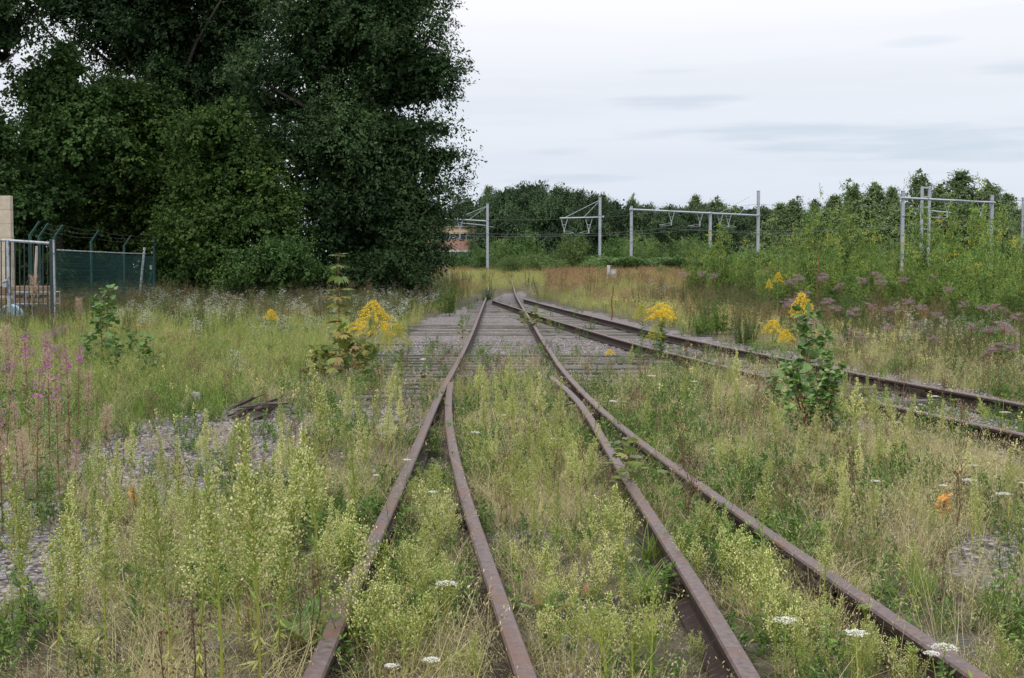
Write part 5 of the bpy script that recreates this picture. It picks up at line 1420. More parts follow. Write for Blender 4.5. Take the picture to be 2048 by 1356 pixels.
# ================================================================== SINGLE PLANTS
def stem_curve(h, lean=.05, k=8):
    a = R.uniform(0, 6.28); l = R.normal(0, lean) * h; b = R.uniform(0, 6.28); w_ = R.uniform(0, .02) * h
    t = np.linspace(0, 1, k)
    return np.stack([math.cos(a) * l * t * t + w_ * np.sin(t * 4) * math.cos(b), math.sin(a) * l * t * t + w_ * np.sin(t * 4) * math.sin(b), h * t - .01], 1)
def at_curve(P, t):
    t = np.clip(np.asarray(t, float), 0, 1) * (len(P) - 1); i = np.minimum(t.astype(int), len(P) - 2)
    return P[i] + (P[i + 1] - P[i]) * (t - i)[..., None]
def horseweed(h, pan=.55, wide=.075, dens=1.0, stems=1, spread=.0, gap=0.0, ripe=.5):
    """tall narrow weed: leafy stem below, a long plume of tiny buds above"""
    st, lf, bd = MB(), MB(), MB()
    for s in range(stems):
        hh = h * (1 if s == 0 else R.uniform(.55, .95))
        P = stem_curve(hh, .07 if stems == 1 else .16)
        P[:, :2] += rnd(1, spread)[0][:2]
        tube(st, P, np.linspace(.0042, .0014, len(P)) * (.7 + h * .6), 4, R.uniform(.2, .75))
        # leaves on the lower part
        n = int(58 * dens * hh / .6); t = R.uniform(.04, 1 - pan * .55, n); C_ = at_curve(P, t)
        a = R.uniform(0, 6.28, n); up = np.where(t < .25, -.35, .55) + R.normal(0, .25, n)
        X = np.stack([np.cos(a), np.sin(a), up], 1); L = R.uniform(.032, .062, n) * np.clip(1.15 - .6 * t, .4, 1.1)
        scat(lf, *NARROW, C_, X, np.array([0, 0, 1.]) + rnd(n, .3), L, L * .11 + .0012, tint=np.clip(np.where(t < .25, .9, .4) + R.normal(0, .25, n), 0, 1))
        # plume
        nb = int(66 * dens * hh / .6 * (pan / .55))
        tt = 1 - pan * (1 - (np.arange(nb) + R.uniform(0, 1, nb)) / nb)
        for q in range(nb):
            u = (tt[q] - (1 - pan)) / pan           # 0 at the bottom of the plume, 1 at its tip
            L = wide * (.45 + .75 * math.sin(min(1, u * 1.15 + .25) * math.pi) ** .7) * R.uniform(.65, 1.2) * (1.02 - u * .55) * (.8 + .5 * hh)
            a_ = R.uniform(0, 6.28); p0 = at_curve(P, np.array([tt[q]]))[0]
            el_ = R.uniform(.75, 1.5) + u * .8
            dv = np.array([math.cos(a_), math.sin(a_), el_]); dv /= np.linalg.norm(dv)
            tip = p0 + dv * L * 1.5
            tube(st, [p0, (p0 + tip) / 2 + np.array([dv[0], dv[1], 0]) * L * .12, tip], [.0011, .0008, .0005], 3, .3)
            k = max(6, int(14 * dens * (L / wide) * 1.1))
            v = R.uniform(.3, 1.03, k)
            C_ = p0 + (tip - p0) * v[:, None] + rnd(k, .0045 + .04 * L)
            X = dv + rnd(k, .5); sz = R.uniform(.0075, .0115, k)
            scat(bd, *BUD, C_, X, rdir(k), sz, sz * .62, tint=np.clip(R.normal(ripe, .28, k), 0, 1))
            if R.uniform() < .6:
                k2 = 3; C_ = p0 + (tip - p0) * R.uniform(0, .6, k2)[:, None]
                scat(lf, *NARROW, C_, dv + rnd(k2, .35), rdir(k2), R.uniform(.014, .03, k2), .003, tint=R.uniform(.1, .8, k2))
    return [('stem', st, M['hw_stem'], False), ('foliage', lf, M['hw_leaf'], False), ('flower_plume', bd, M['hw_bud'], False)]
HW = [Proto('horseweed', 'weed', horseweed(.62, .56, .055)), Proto('horseweed', 'weed', horseweed(.70, .62, .065)), Proto('horseweed', 'weed', horseweed(.52, .5, .05)),
      Proto('horseweed', 'weed', horseweed(.62, .7, .058, 1.15)), Proto('horseweed', 'weed', horseweed(.60, .6, .045, ripe=.8)), Proto('horseweed', 'weed', horseweed(.66, .5, .06, .9, ripe=.3))]
HWH = [.62, .70, .52, .62, .60, .66]
HB = [Proto('horseweed', 'weed', horseweed(.34, .62, .085, .72, 4, .05, ripe=.55)), Proto('horseweed', 'weed', horseweed(.30, .58, .095, .68, 5, .06, ripe=.4)), Proto('horseweed', 'weed', horseweed(.38, .66, .08, .75, 3, .045, ripe=.6))]
HBH = [.34, .30, .38]

def zone_name(px, py):
    names = [('A', 'left of the leftmost rail'), ('B', 'between the two left rails'), ('C', 'between the two middle rails'), ('D', 'between the two right rails')]
    if py < 752:
        a, d = rail_x('A', py), rail_x('D', py)
        if np.isfinite(a) and px < a: return 'left of the bare sleepers'
        if np.isfinite(d) and px < d: return 'inside the far track'
        return 'between far track and side track'
    for k, s in names:
        v = rail_x(k, py)
        if np.isfinite(v) and px < v: return s
    f = rail_x('F', py)
    if np.isfinite(f) and px > f: return 'beside the side track'
    return 'right of the long rail'
class Labeler:
    """collects plants, then words each label by look, zone and order of distance"""
    def __init__(s, noun, many, group): s.noun = noun; s.many = many; s.group = group; s.items = []
    def add(s, proto, x, y, sc, rz=None, adj='', tilt=None, z=None):
        s.items.append((proto, x, y, sc, R.uniform(0, 6.28) if rz is None else rz, adj, tilt or (R.normal(0, .05), R.normal(0, .05)), z))
    def flush(s, limit=98):
        zs = {}
        for it in sorted(s.items, key=lambda q: q[2]):
            px, py = px_ground(it[1], it[2]); zn = zone_name(float(px), float(py))
            side = ''
            key = (it[5], zn)
            c = zs.get(key, 0); zs[key] = c + 1
            if c < limit: lab = '%s %s %s, %s' % (it[5], s.noun, zn, ORD[c] if c else 'nearest')
            else: lab = '%s %s %s, one of the far ones' % (it[5], s.noun, zn)
            it[0].put(' '.join(lab.split()), (it[1], it[2], (tz(it[1], it[2]) if it[7] is None else it[7])), it[4], it[3], s.group, it[6])
        s.items = []
def hides_rail(px, py, top, w_=10):
    """does a plant rising from py to top at px cover a rail in the picture"""
    for k in 'ABCDEF':
        for q in np.linspace(py, top, 7):
            v = rail_x(k, q)
            if np.isfinite(v) and abs(v - px) < w_ + (q - 541) * .035: return True
    return False
def at_px(px, py):
    x, y = G(px, py); return float(x), float(y)
def top_scale(px, pyb, pyt, h0):
    x, y = at_px(px, pyb); h = (EYE + (541 - pyt) * y / F * 1.0) ; return x, y, max(.2, h / h0)

# hand placed tall horseweeds: base pixel, top pixel
HWL = Labeler('horseweed spike', None, 'pale green horseweeds on the old tracks')
hero_hw = [(118,1330,975),(50,1250,905),(215,1345,1010),(160,1300,985),(240,1240,1005),(300,1270,960),(395,1400,930),(345,1380,955),(440,1480,950),(480,1290,1000),(520,1370,840),(505,1300,960),(555,1330,900),(580,1250,930),(610,1340,960),(640,1220,860),
 (655,960,705),(690,1160,915),(705,1090,860),(745,1010,800),(775,960,790),(800,900,775),(640,1120,870),(600,1090,880),(560,1130,905),(430,1230,985),(380,1180,925),(262,1010,850),(250,1130,955),(395,950,870),(440,930,860),(465,960,865),(720,1240,1010),(655,1260,1000),
 (930,860,705),(952,840,730),(975,830,735),(1022,850,705),(1012,800,725),(1052,830,735),(1088,850,690),(1075,880,745),(1000,880,755),(1030,905,770),(965,900,770),(1118,880,760),(1140,1010,870),(1160,1060,890),(1175,1010,850),(1120,1120,960),(1105,1060,930),(1060,1130,1000),
 (1640,905,752),(1712,930,760),(1735,880,745),(1755,940,768),(1790,905,775),(1690,900,775),(1815,900,790),(1880,910,800),(1520,1150,930),(1536,1080,950),(1490,1060,960),(1640,1240,1050),(1625,1190,1040),(1690,1010,880),(1470,1010,860),(1440,980,870),(1600,1010,850),(1660,860,770),(1370,830,735),(1388,800,720),(1430,850,760),(1475,800,700),(1465,790,705),
 (1545,1010,900),(1960,1130,960),(2010,1080,900),(1930,1010,880),(1750,1090,960),(1820,1060,940),(1290,900,780),(1320,930,800),(1255,770,690),(1985,900,790),(1720,1000,870)]
for i, (px, pb, pt) in enumerate(hero_hw):
    if hides_rail(px, pb, pt, 4) and i % 3: continue
    k = int(R.integers(0, 6)); x, y, s = top_scale(px, pb, pt, HWH[k])
    HWL.add(HW[k], x, y, (s * .9 + .08, s * .9 + .08, s), adj='tall pale green')
# fill, following where the photograph's weeds stand
def fill(n, poly, wmin, wmax, kind='tall', chk=True, d=None):
    c = 0; tries = 0
    mnx, mxx_ = min(p[0] for p in poly), max(p[0] for p in poly); mny, mxy = min(p[1] for p in poly), max(p[1] for p in poly)
    xa, ya = G(mnx, mxy); 
    while c < n and tries < n * 60:
        tries += 1
        # even over the ground, so closer together in the picture with distance
        u = R.uniform(0, 1); y0 = at_px(1024, mxy)[1]; y1 = at_px(1024, mny)[1]
        y = math.sqrt(y0 * y0 + u * (y1 * y1 - y0 * y0)); x = R.uniform(-1, 1) * y * .6
        px, py = px_ground(x, y); px = float(px); py = float(py)
        if not inpoly(np.array([px]), np.array([py]), poly)[0]: continue
        if rail_dist(np.array([x]), np.array([y]))[0] < .09: continue
        s = R.uniform(wmin, wmax)
        hpx = s * (.62 if kind == 'tall' else .34) * F / y
        if chk and hides_rail(px, py, py - hpx) and R.uniform() > .12: continue
        c += 1
        if kind == 'tall':
            k = int(R.integers(0, 6)); HWL.add(HW[k], x, y, s, adj='slender green')
        else:
            k = int(R.integers(0, 3)); HWB.add(HB[k], x, y, s, adj='short')
HWB = Labeler('bushy horseweed', None, 'bushy horseweeds on the old tracks')
fill(38, [(150, 1040), (800, 830), (820, 900), (700, 1120), (640, 1400), (-40, 1400), (-40, 1180), (300, 1110)], .45, .95)
fill(20, [(905, 800), (1120, 800), (1190, 950), (1250, 1100), (1020, 1120), (930, 960)], .4, .75)
fill(26, [(1300, 800), (1500, 760), (1750, 850), (2100, 960), (2100, 1250), (1700, 1120), (1450, 950)], .4, .85)
fill(6, [(600, 700), (860, 690), (850, 770), (600, 790)], .5, .9)
hero_hb = [(720,1330,1120),(745,1260,1060),(790,1250,1020),(780,1356,1180),(830,1200,1050),(700,1180,1010),(840,1340,1200),(870,1130,1000),(960,1250,1160),(1000,1180,1050),(1110,1250,1130),(1150,1340,1180),(1190,1230,1080),(1240,1120,975),(1280,1150,1010),(1215,1330,1190),(1260,1400,1190),(1230,1190,1030),(1100,1400,1290),(1310,1330,1200),(1390,1180,1060),
 (1430,1130,990),(1465,1210,1060),(1400,1340,1260),(1450,1400,1280),(1500,1230,1090),(1545,1280,1110),(1590,1350,1180),(1600,1250,1090),(1560,1400,1240),(1640,1330,1190),(1740,1380,1230),(1780,1420,1250),(1700,1400,1290),(1820,1400,1290),(2010,1400,1260),(1960,1330,1210),(1050,1010,900),(1000,1010,920),(980,960,860),(1100,960,840),(1060,940,850),(900,1080,970),(870,1050,940),(940,1140,1040),(1070,1200,1090),(1340,1180,1090)]
for i, (px, pb, pt) in enumerate(hero_hb):
    if hides_rail(px, pb, pt, 10) and i % 5: continue
    k = int(R.integers(0, 3)); x, y, s = top_scale(px, pb, pt, HBH[k]); HWB.add(HB[k], x, y, (s * .9, s * .9, s), adj='pale')
fill(12, [(760, 1000), (905, 900), (950, 1120), (1010, 1300), (1020, 1400), (660, 1400)], .5, .95, 'short')
fill(20, [(930, 850), (1130, 850), (1240, 1000), (1380, 1200), (1480, 1400), (1060, 1400), (960, 1100)], .5, .95, 'short')
fill(12, [(1270, 980), (1420, 1010), (1700, 1200), (1950, 1400), (1520, 1400), (1400, 1180)], .5, .9, 'short')
fill(20, [(1350, 900), (1800, 900), (2100, 1050), (2100, 1400), (1980, 1340), (1600, 1080)], .45, .85, 'short')
fill(18, [(-40, 1100), (560, 1000), (700, 1100), (600, 1400), (-40, 1400)], .4, .8, 'short')
HWL.flush(); HWB.flush()

# ---- goldenrod
def goldenrod(h, plume, wide, leafn=90, col='yellow', nb=26, stems=1):
    st, lf, fl = MB(), MB(), MB()
    for s in range(stems):
        hh = h * (1 if s == 0 else R.uniform(.82, .97)); P = stem_curve(hh, .05 if s == 0 else .12)
        tube(st, P, np.linspace(.005, .002, len(P)), 5, .3)
        n = leafn; t = R.uniform(.18, 1 - plume / h, n); C_ = at_curve(P, t); a = R.uniform(0, 6.28, n)
        X = np.stack([np.cos(a), np.sin(a), R.uniform(-.1, .6, n)], 1); L = R.uniform(.06, .12, n)
        scat(lf, *NARROW, C_, X, np.array([0, 0, 1.]) + rnd(n, .25), L, L * .15, tint=R.uniform(0, 1, n))
        for q in range(nb):
            u = (q + .5) / nb; t0 = 1 - plume / hh * (1 - u); p0 = at_curve(P, np.array([t0]))[0]
            L = wide * (1 - u) ** .8 * R.uniform(.8, 1.15) + .012; a_ = q * 2.4 + R.uniform(-.3, .3)
            o = np.array([math.cos(a_), math.sin(a_), 0])
            pts = [p0, p0 + o * L * .5 + np.array([0, 0, L * .42]), p0 + o * L * .85 + np.array([0, 0, L * .42]), p0 + o * L * 1.1 + np.array([0, 0, L * .28])]
            tube(st, pts, [.0016, .0012, .001, .0006], 3, .4)
            pts = np.array(pts); k = int(12 + 190 * L)
            v = R.uniform(.22, 1, k) ** .8; C_ = at_curve(pts, v) + np.array([0, 0, .006]) + rnd(k, .0075)
            sz = R.uniform(.008, .013, k)
            scat(fl, *BUD, C_, np.array([0, 0, 1.]) + o * .3 + rnd(k, .5), rdir(k), sz, sz * .8, tint=R.uniform(0, 1, k))
        k = 30; C_ = P[-1] - np.array([0, 0, 1.]) * R.uniform(0, .06, k)[:, None] + rnd(k, .005)
        scat(fl, *BUD, C_, np.array([0, 0, 1.]) + rnd(k, .4), rdir(k), .012, .009, tint=R.uniform(0, 1, k))
    return [('stem', st, M['hw_stem'], False), ('foliage', lf, M['herb'], False), ('flower_plume', fl, M[col], False)]
GG = 'goldenrods in flower'
def put_top(proto, h0, label, px, pyb, pyt, group=None, wx=1.0, rz=None):
    x, y = at_px(px, pyb); g = tz(x, y); h = EYE + (541 - pyt) * y / F - g; s = h / h0
    return proto.put(label, (x, y, g), R.uniform(0, 6.28) if rz is None else rz, (s * wx, s * wx, s), group)
gr_big = Proto('goldenrod', 'goldenrod', goldenrod(1.10, .40, .25, 170, 'yellow', 62)); gr_med = Proto('goldenrod', 'goldenrod', goldenrod(.9, .24, .14, 110, 'yellow', 36))
gr_sm = Proto('goldenrod', 'goldenrod', goldenrod(.7, .15, .09, 70, 'yellow', 26)); gr_un = Proto('goldenrod', 'goldenrod', goldenrod(.9, .28, .14, 140, 'yellowgreen', 36)); gr_clump = Proto('goldenrod', 'goldenrod', goldenrod(.85, .18, .15, 150, 'yellow', 24, 3))
put_top(gr_big, 1.10, 'large golden yellow goldenrod beside the turning maple sapling', 745, 830, 603, GG, 1.0)
put_top(gr_un, .9, 'greenish unopened goldenrod right of the large golden one', 798, 815, 648, GG, 1.0)
put_top(gr_un, .9, 'unopened goldenrod behind the large golden one', 772, 800, 668, GG, .8)
put_top(gr_clump, .85, 'bushy goldenrod with arching yellow plumes between the two right hand tracks', 1322, 735, 607, GG, 1.25)
put_top(gr_un, .9, 'dull ochre goldenrod left of the bushy one by the side track', 1282, 722, 610, GG, 1.1)
put_top(gr_un, .9, 'leafy green goldenrod at the foot of the bushy one', 1310, 762, 650, GG, 1.1)
put_top(gr_med, .9, 'bright goldenrod above the green poplar sapling', 1607, 800, 588, GG, .75)
put_top(gr_sm, .7, 'small yellow goldenrod left of the poplar sapling', 1541, 790, 642, GG, 1.0)
put_top(gr_sm, .7, 'smallest yellow goldenrod next to the poplar sapling', 1570, 795, 661, GG, .9)
put_top(gr_sm, .7, 'single yellow goldenrod in the white flowers far left', 545, 735, 620, GG, .9)
put_top(gr_sm, .7, 'orange yellow goldenrod on the gravel before the side track', 1221, 762, 700, GG, 1.2)
put_top(gr_med, .9, 'distant pale goldenrod left of the mauve flowers', 1555, 640, 545, GG, .7)
put_top(gr_med, .9, 'second distant pale goldenrod near the mauve flowers', 1538, 642, 560, GG, .6)

# ---- saplings with large leaves
def sapling(h, leafT, L, matk, n_br=16, width=.35, bare=.15, per=9, tints=(0, 1), twist=0, low=False, bush=False, rand=False, stems=1):
    st, lf = MB(), MB()
    Ps = []
    for i_ in range(stems):
        f_ = 1 if i_ == 0 else R.uniform(.45, .8)
        Pq = stem_curve(h * f_, .05); 
        if i_: a0 = R.uniform(0, 6.28); Pq[:, :2] += np.array([math.cos(a0), math.sin(a0)]) * (np.linspace(0, 1, len(Pq)) ** .8)[:, None] * h * R.uniform(.18, .34)
        Ps.append(Pq); tube(st, Pq, np.linspace(.010, .003, len(Pq)) * (h / 1.0) ** .5, 5, .5)
    for q in range(n_br):
        P = Ps[q % stems]
        u = bare + (1 - bare) * (q + R.uniform(0, 1)) / n_br; p0 = at_curve(P, np.array([u]))[0]
        a_ = (R.uniform(0, 6.28) if rand else q * 2.4 + R.uniform(-.4, .4)); ln = width * (1.05 - u * .8) * R.uniform(.6, 1.15) * (1.0 if not bush else math.sin(min(1, u + .25) * math.pi) ** .5 + .3)
        o = np.array([math.cos(a_), math.sin(a_), R.uniform(.25, .7)]); o /= np.linalg.norm(o); tip = p0 + o * ln
        tube(st, [p0, (p0 + tip) / 2 + np.array([0, 0, .02]), tip], [.0035, .0025, .001], 3, .5)
        v = R.uniform(.15, 1.05, per); C_ = p0 + (tip - p0) * v[:, None] + rnd(per, L * .25)
        X = norm(o + rnd(per, .8)); X[:, 2] -= .35
        N_ = np.array([0, 0, 1.]) + rnd(per, .35); s = L * R.uniform(.6, 1.15, per)
        scat(lf, *leafT, C_, X, N_, s, s, s, tint=np.clip(R.uniform(tints[0], tints[1], per), 0, 1))
    return [('stem', st, M['redstem'], False), ('foliage', lf, M[matk], False)]
def tiered_maple(h):
    st, lf = MB(), MB(); P = stem_curve(h, .03); tube(st, P, np.linspace(.012, .004, len(P)), 5, .2)
    for (t, n, L, tint, up) in ((1.0, 6, .11, (0, .25), .0), (.93, 5, .13, (0, .35), -.5), (.86, 4, .15, (.1, .6), -1.0), (.72, 4, .17, (.2, .6), 0), (.66, 5, .17, (.4, .9), -.1), (.60, 6, .16, (.2, .7), -.2), (.52, 6, .15, (.1, .7), 0), (.46, 7, .15, (0, .8), -.2), (.40, 5, .13, (.6, 1), -.2), (.3, 5, .12, (.3, 1), 0)):
        c = at_curve(P, np.array([t]))[0]
        a = R.uniform(0, 6.28) + np.arange(n) * 6.28 / n + R.normal(0, .2, n); X = np.stack([np.cos(a), np.sin(a), np.full(n, up) + R.normal(0, .12, n)], 1)
        C_ = c + X * .07; N_ = np.array([0, 0, 1.]) + np.stack([np.cos(a), np.sin(a), a * 0], 1) * .35 + rnd(n, .15); s = L * 1.7 * R.uniform(.75, 1.1, n)
        for q in range(n): tube(st, [c, C_[q]], [.002, .0015], 3, .3)
        scat(lf, *PALM, C_, X, N_, s, s, s, tint=R.uniform(tint[0], tint[1], n))
    return [('stem', st, M['redstem'], False), ('foliage', lf, M['youngmaple'], False)]
mt = Proto('maple_sapling', 'sapling', tiered_maple(1.75)); put_top(mt, 1.78, 'tall maple sapling with tiered turning leaves left of the goldenrod', 680, 752, 503, 'young maples')
mlow = Proto('maple_sapling', 'sapling', sapling(.62, PALM, .20, 'youngmaple', 15, .42, .1, 7, (0, .9)))
put_top(mlow, .62, 'spreading low maple with reddish leaves at the tall sapling foot', 690, 765, 655, 'young maples', 1.0)
put_top(mlow, .62, 'dark low maple lying left of the tall sapling', 640, 765, 700, 'young maples', 1.2)
put_top(mlow, .62, 'low maple between the tall sapling and the large goldenrod', 735, 775, 690, 'young maples', .9)
ms2 = Proto('maple_sapling', 'sapling', sapling(.5, PALM, .12, 'youngmaple', 9, .22, .15, 6, (.1, .7)))
put_top(ms2, .5, 'yellowish young maple across the far rails', 1072, 664, 612, 'young maples', 1.6)
put_top(ms2, .5, 'small yellowish maple just left of the far rail crossing', 1048, 656, 622, 'young maples', 1.4)
put_top(ms2, .5, 'ochre young maple between the two right rails', 1262, 1010, 880, 'young maples', 1.5)
put_top(ms2, .5, 'low young maple beside the free switch tip', 1135, 850, 792, 'young maples', 1.3)
put_top(ms2, .5, 'low green bush left of the far rail', 925, 678, 640, 'young maples', 1.3)
put_top(ms2, .5, 'little yellow leaved sapling on the ballast left of the rail', 875, 705, 672, 'young maples', 1.0)
put_top(ms2, .5, 'tiny ochre sapling left of the rail at the sleepers', 850, 800, 728, 'young maples', .8)
pop = Proto('poplar_sapling', 'sapling', sapling(1.1, HEART, .062, 'sapling', 84, .30, .04, 11, (0, 1), bush=True, rand=True, stems=6))
put_top(pop, 1.12, 'green poplar sapling with broad leaves beside the side track', 1632, 885, 655, 'poplar saplings', 1.15)
pop2 = Proto('poplar_sapling', 'sapling', sapling(.8, HEART, .085, 'sapling', 16, .30, .15, 8, (0, .8)))
put_top(pop2, .8, 'upright poplar shoot behind the large poplar sapling', 1612, 840, 620, 'poplar saplings', .8)
put_top(pop2, .8, 'small poplar shoot at the left of the large poplar sapling', 1545, 860, 750, 'poplar saplings', 1.1)
for px, pb, pt, s in ((175, 760, 668, 'left end of the sucker patch'), (205, 745, 600, 'tallest of the sucker patch'), (235, 775, 680, 'front of the sucker patch'), (265, 745, 662, 'middle of the sucker patch'), (292, 770, 672, 'right end of the sucker patch'), (215, 700, 575, 'nearest the green fence')):
    put_top(pop2, .8, 'blue green poplar sucker in the left grass, ' + s, px, pb, pt, 'poplar suckers', 1.0)
orl = Proto('orange_sapling', 'sapling', [(a, b, (M['orange'] if a == 'foliage' else c), d) for a, b, c, d in sapling(.3, HEART, .05, 'orange', 7, .06, .5, 5)])
put_top(orl, .31, 'seedling with bright orange leaves in the dry grass at right', 1884, 1075, 988, None, 1.0)
put_top(orl, .31, 'tiny orange yellow seedling among the weeds at left', 268, 1040, 975, None, .7)

# ---- dark green leafy shrublets along the side track
_m = MB(); f_weed(.8, False, 8, 70, .42, .11, 22)(_m)
ds = Proto('leafy_bush', 'bush', [('foliage', _m, M['herb'], False)])
for px, pb, pt, wx, s in ((1440, 668, 600, 1.3, 'behind the side track, left of the goldenrods'), (1405, 672, 630, 1.5, 'low, right of the arching goldenrod'), (1490, 690, 640, 1.2, 'behind the side track near the small goldenrods'), (896, 632, 562, .8, 'left of the far rails under the tree edge'), (977, 602, 575, 1.2, 'at the far end of the left rail'), (1700, 660, 590, 1.2, 'among the mauve flowers'), (2010, 745, 640, 1.1, 'at the right edge under the mauve flowers'), (1960, 700, 610, 1.1, 'right of the mauve flowers')):
    put_top(ds, .8, 'dark leafy bush ' + s, px, pb, pt, 'dark leafy bushes', wx)

# ---- umbels, toadflax, fireweed, agrimony, dock
def carrot(h, r=.035, closed=False, n=1):
    st, lf, fl = MB(), MB(), MB()
    P = stem_curve(h, .08); tube(st, P, np.linspace(.0024, .0016, len(P)), 4, .3)
    top = P[-1]
    m = 22
    for q in range(m):
        a_ = q * 2.4; rr = r * math.sqrt((q + .5) / m); dz = (.6 * r if not closed else .9 * r) + (-.25 * rr if not closed else .55 * rr * rr / r)
        e = top + np.array([math.cos(a_) * rr * (1 if not closed else .8), math.sin(a_) * rr * (1 if not closed else .8), dz])
        tube(st, [top, e], [.0008, .0006], 3, .3)
        k = 10; C_ = e + rnd(k, 1) * np.array([.0042, .0042, .0014])
        scat(fl, *LEAF, C_, rdir(k) * np.array([1, 1, .2]), np.array([0, 0, 1.]) + rnd(k, .25), .0058, .005, tint=R.uniform(0, 1, k))
    n = 34; t = R.uniform(.02, .7, n) ** 1.3; C_ = at_curve(P, t); X = rdir(n); X[:, 2] = np.abs(X[:, 2]) * .7
    for q in range(12):
        t0 = R.uniform(0, .55); p0 = at_curve(P, np.array([t0]))[0]; a_ = R.uniform(0, 6.28); p1 = p0 + np.array([math.cos(a_), math.sin(a_), .5]) * R.uniform(.03, .09)
        tube(st, [p0, p1], [.001, .0007], 3, .3); k = 16; C_ = p0 + (p1 - p0) * R.uniform(.3, 1.1, k)[:, None] + rnd(k, .007)
        scat(lf, *NARROW, C_, rdir(k), rdir(k), .012, .003, tint=R.uniform(0, 1, k))
    return [('stem', st, M['hw_stem'], False), ('foliage', lf, M['herb'], False), ('flower_head', fl, M['cream_fl' if closed else 'white'], False)]
CA = [Proto('wild_carrot', 'wild carrot', carrot(.34, .034)), Proto('wild_carrot', 'wild carrot', carrot(.38, .026)), Proto('wild_carrot', 'wild carrot', carrot(.30, .040))]
CC = Proto('wild_carrot', 'wild carrot', [(a, b, (M['hw_leaf'] if a == 'flower_head' else c), d) for a, b, c, d in carrot(.3, .024, True)])
CAH = [.35, .39, .32]
ums = [(885,1290,1168,2,'large white umbel between the two left rails'),(828,1450,1330,0,'white umbel at the bottom edge left of the second rail'),(790,1460,1334,1,'smaller white umbel at the bottom edge beside the large one'),(870,1080,982,1,'small white umbel between the left rails higher up'),
 (1718,1450,1286,0,'flat white umbel at the bottom right between the rails'),(1876,1440,1297,2,'tilted white umbel near the long rail at bottom right'),(1880,1470,1318,1,'round white umbel below the tilted one'),(1570,1380,1245,2,'fluffy off white umbel between the two right rails'),
 (948,960,862,1,'small white umbel in the pale weeds between the middle rails'),(1315,820,752,0,'white umbel on the gravel below the arching goldenrod'),(1875,1060,972,1,'white umbel above the orange seedling'),(1945,1100,962,1,'white umbel right of the orange seedling'),(2020,1090,985,0,'white umbel near the right edge in the dry grass'),(2030,1040,965,1,'smaller white umbel near the right edge'),
 (1800,900,843,0,'white umbel in front of the side track'),(1860,870,790,1,'white umbel against the side track rail'),(2025,900,823,0,'white umbel at the right end of the side track'),(1620,920,870,1,'white umbel at the foot of the poplar sapling'),(745,1020,950,1,'white umbel left of the leftmost rail'),(820,1000,918,1,'white umbel touching the leftmost rail'),
 (1395,830,762,1,'white umbel right of the gravel patch'),(1500,830,770,1,'white umbel before the side track centre'),(1230,880,800,1,'white umbel above the long rail'),(1740,1060,960,1,'white umbel in the middle of the dry grass'),(1960,1010,930,0,'white umbel in the far right grass'),(2040,1150,1060,1,'white umbel low at the right edge'),(1000,890,830,1,'white umbel between the middle rails near the switch')]
for (px, pb, pt, k, lab) in ums:
    put_top(CA[k], CAH[k], lab, px, pb, pt, 'white umbels of wild carrot', 1.3)
for (px, pb, pt, lab) in ((1725,1400,1222,'closed green umbel at bottom right above the flat white one'),(1825,1450,1310,'closed green umbel lower right beside the long rail'),(790,940,842,'closed brown umbel touching the leftmost rail'),(905,960,905,'closed umbel on the second rail'),(1290,770,716,'closed umbel on the goldenrod foot'),(1780,880,826,'closed umbel before the side track'),(1905,900,800,'closed umbel standing against the dark side rail'),(2005,880,790,'closed umbel at the right of the side track'),(1340,740,690,'closed umbel at the side rail left'),(1500,760,700,'closed umbel beside the small goldenrods')):
    put_top(CC, .32, lab, px, pb, pt, 'closed umbels of wild carrot')
def toadflax(h):
    st, lf, fl = MB(), MB(), MB(); P = stem_curve(h, .08); tube(st, P, np.linspace(.0016, .0008, len(P)), 3, .3)
    n = 46; t = R.uniform(.03, .75, n); X = rdir(n); X[:, 2] = np.abs(X[:, 2]) * .6 + .2
    scat(lf, *NARROW, at_curve(P, t), X, rdir(n), R.uniform(.018, .034, n), .003, tint=R.uniform(0, 1, n))
    k = int(R.integers(7, 13)); t = R.uniform(.76, 1.0, k); a = R.uniform(0, 6.28, k); o = np.stack([np.cos(a), np.sin(a), np.full(k, .2)], 1)
    C_ = at_curve(P, t) + o * .006
    scat(fl, *BUD, C_, o + rnd(k, .2), np.array([0, 0, 1.]) + rnd(k, .2), .017, .012, tint=R.uniform(.3, 1, k))
    scat(fl, *BUD, C_ - np.array([0, 0, .004]), -np.array([0, 0, 1.]) + o * .3, rdir(k), .012, .003, tint=.2)
    return [('stem', st, M['hw_stem'], False), ('foliage', lf, M['herb'], False), ('flower_head', fl, M['paleyellow'], False)]
TF = [Proto('toadflax', 'toadflax', toadflax(h)) for h in (.26, .32, .38)]
TL = Labeler('yellow toadflax', None, 'toadflax flowering on the old tracks')
hand = [(1352,1010,965),(1348,1120,1068),(1565,1030,985),(1540,1040,990),(420,890,832),(390,870,815),(370,880,833),(300,890,840),(318,900,850),(240,915,872),(380,800,770),(375,830,780),(640,800,745),(630,850,790),(590,860,790),(560,830,770),(740,870,790),(760,880,815),(650,900,830),(860,830,790),(2020,1060,1015),(1380,770,735),
        (1900,820,760),(1860,850,790),(1925,860,800),(1700,900,850),(1600,900,860),(1460,930,880),(1340,1040,990),(1040,1000,950),(1075,970,930),(1160,1100,1060),(690,1050,1000),(580,960,900),(470,790,745),(500,780,735)]
for px, pb, pt in hand:
    x, y = at_px(px, pb); TL.add(TF[int(R.integers(0, 3))], x, y, max(.5, (EYE + (541 - pt) * y / F) / .32), adj='hand high')
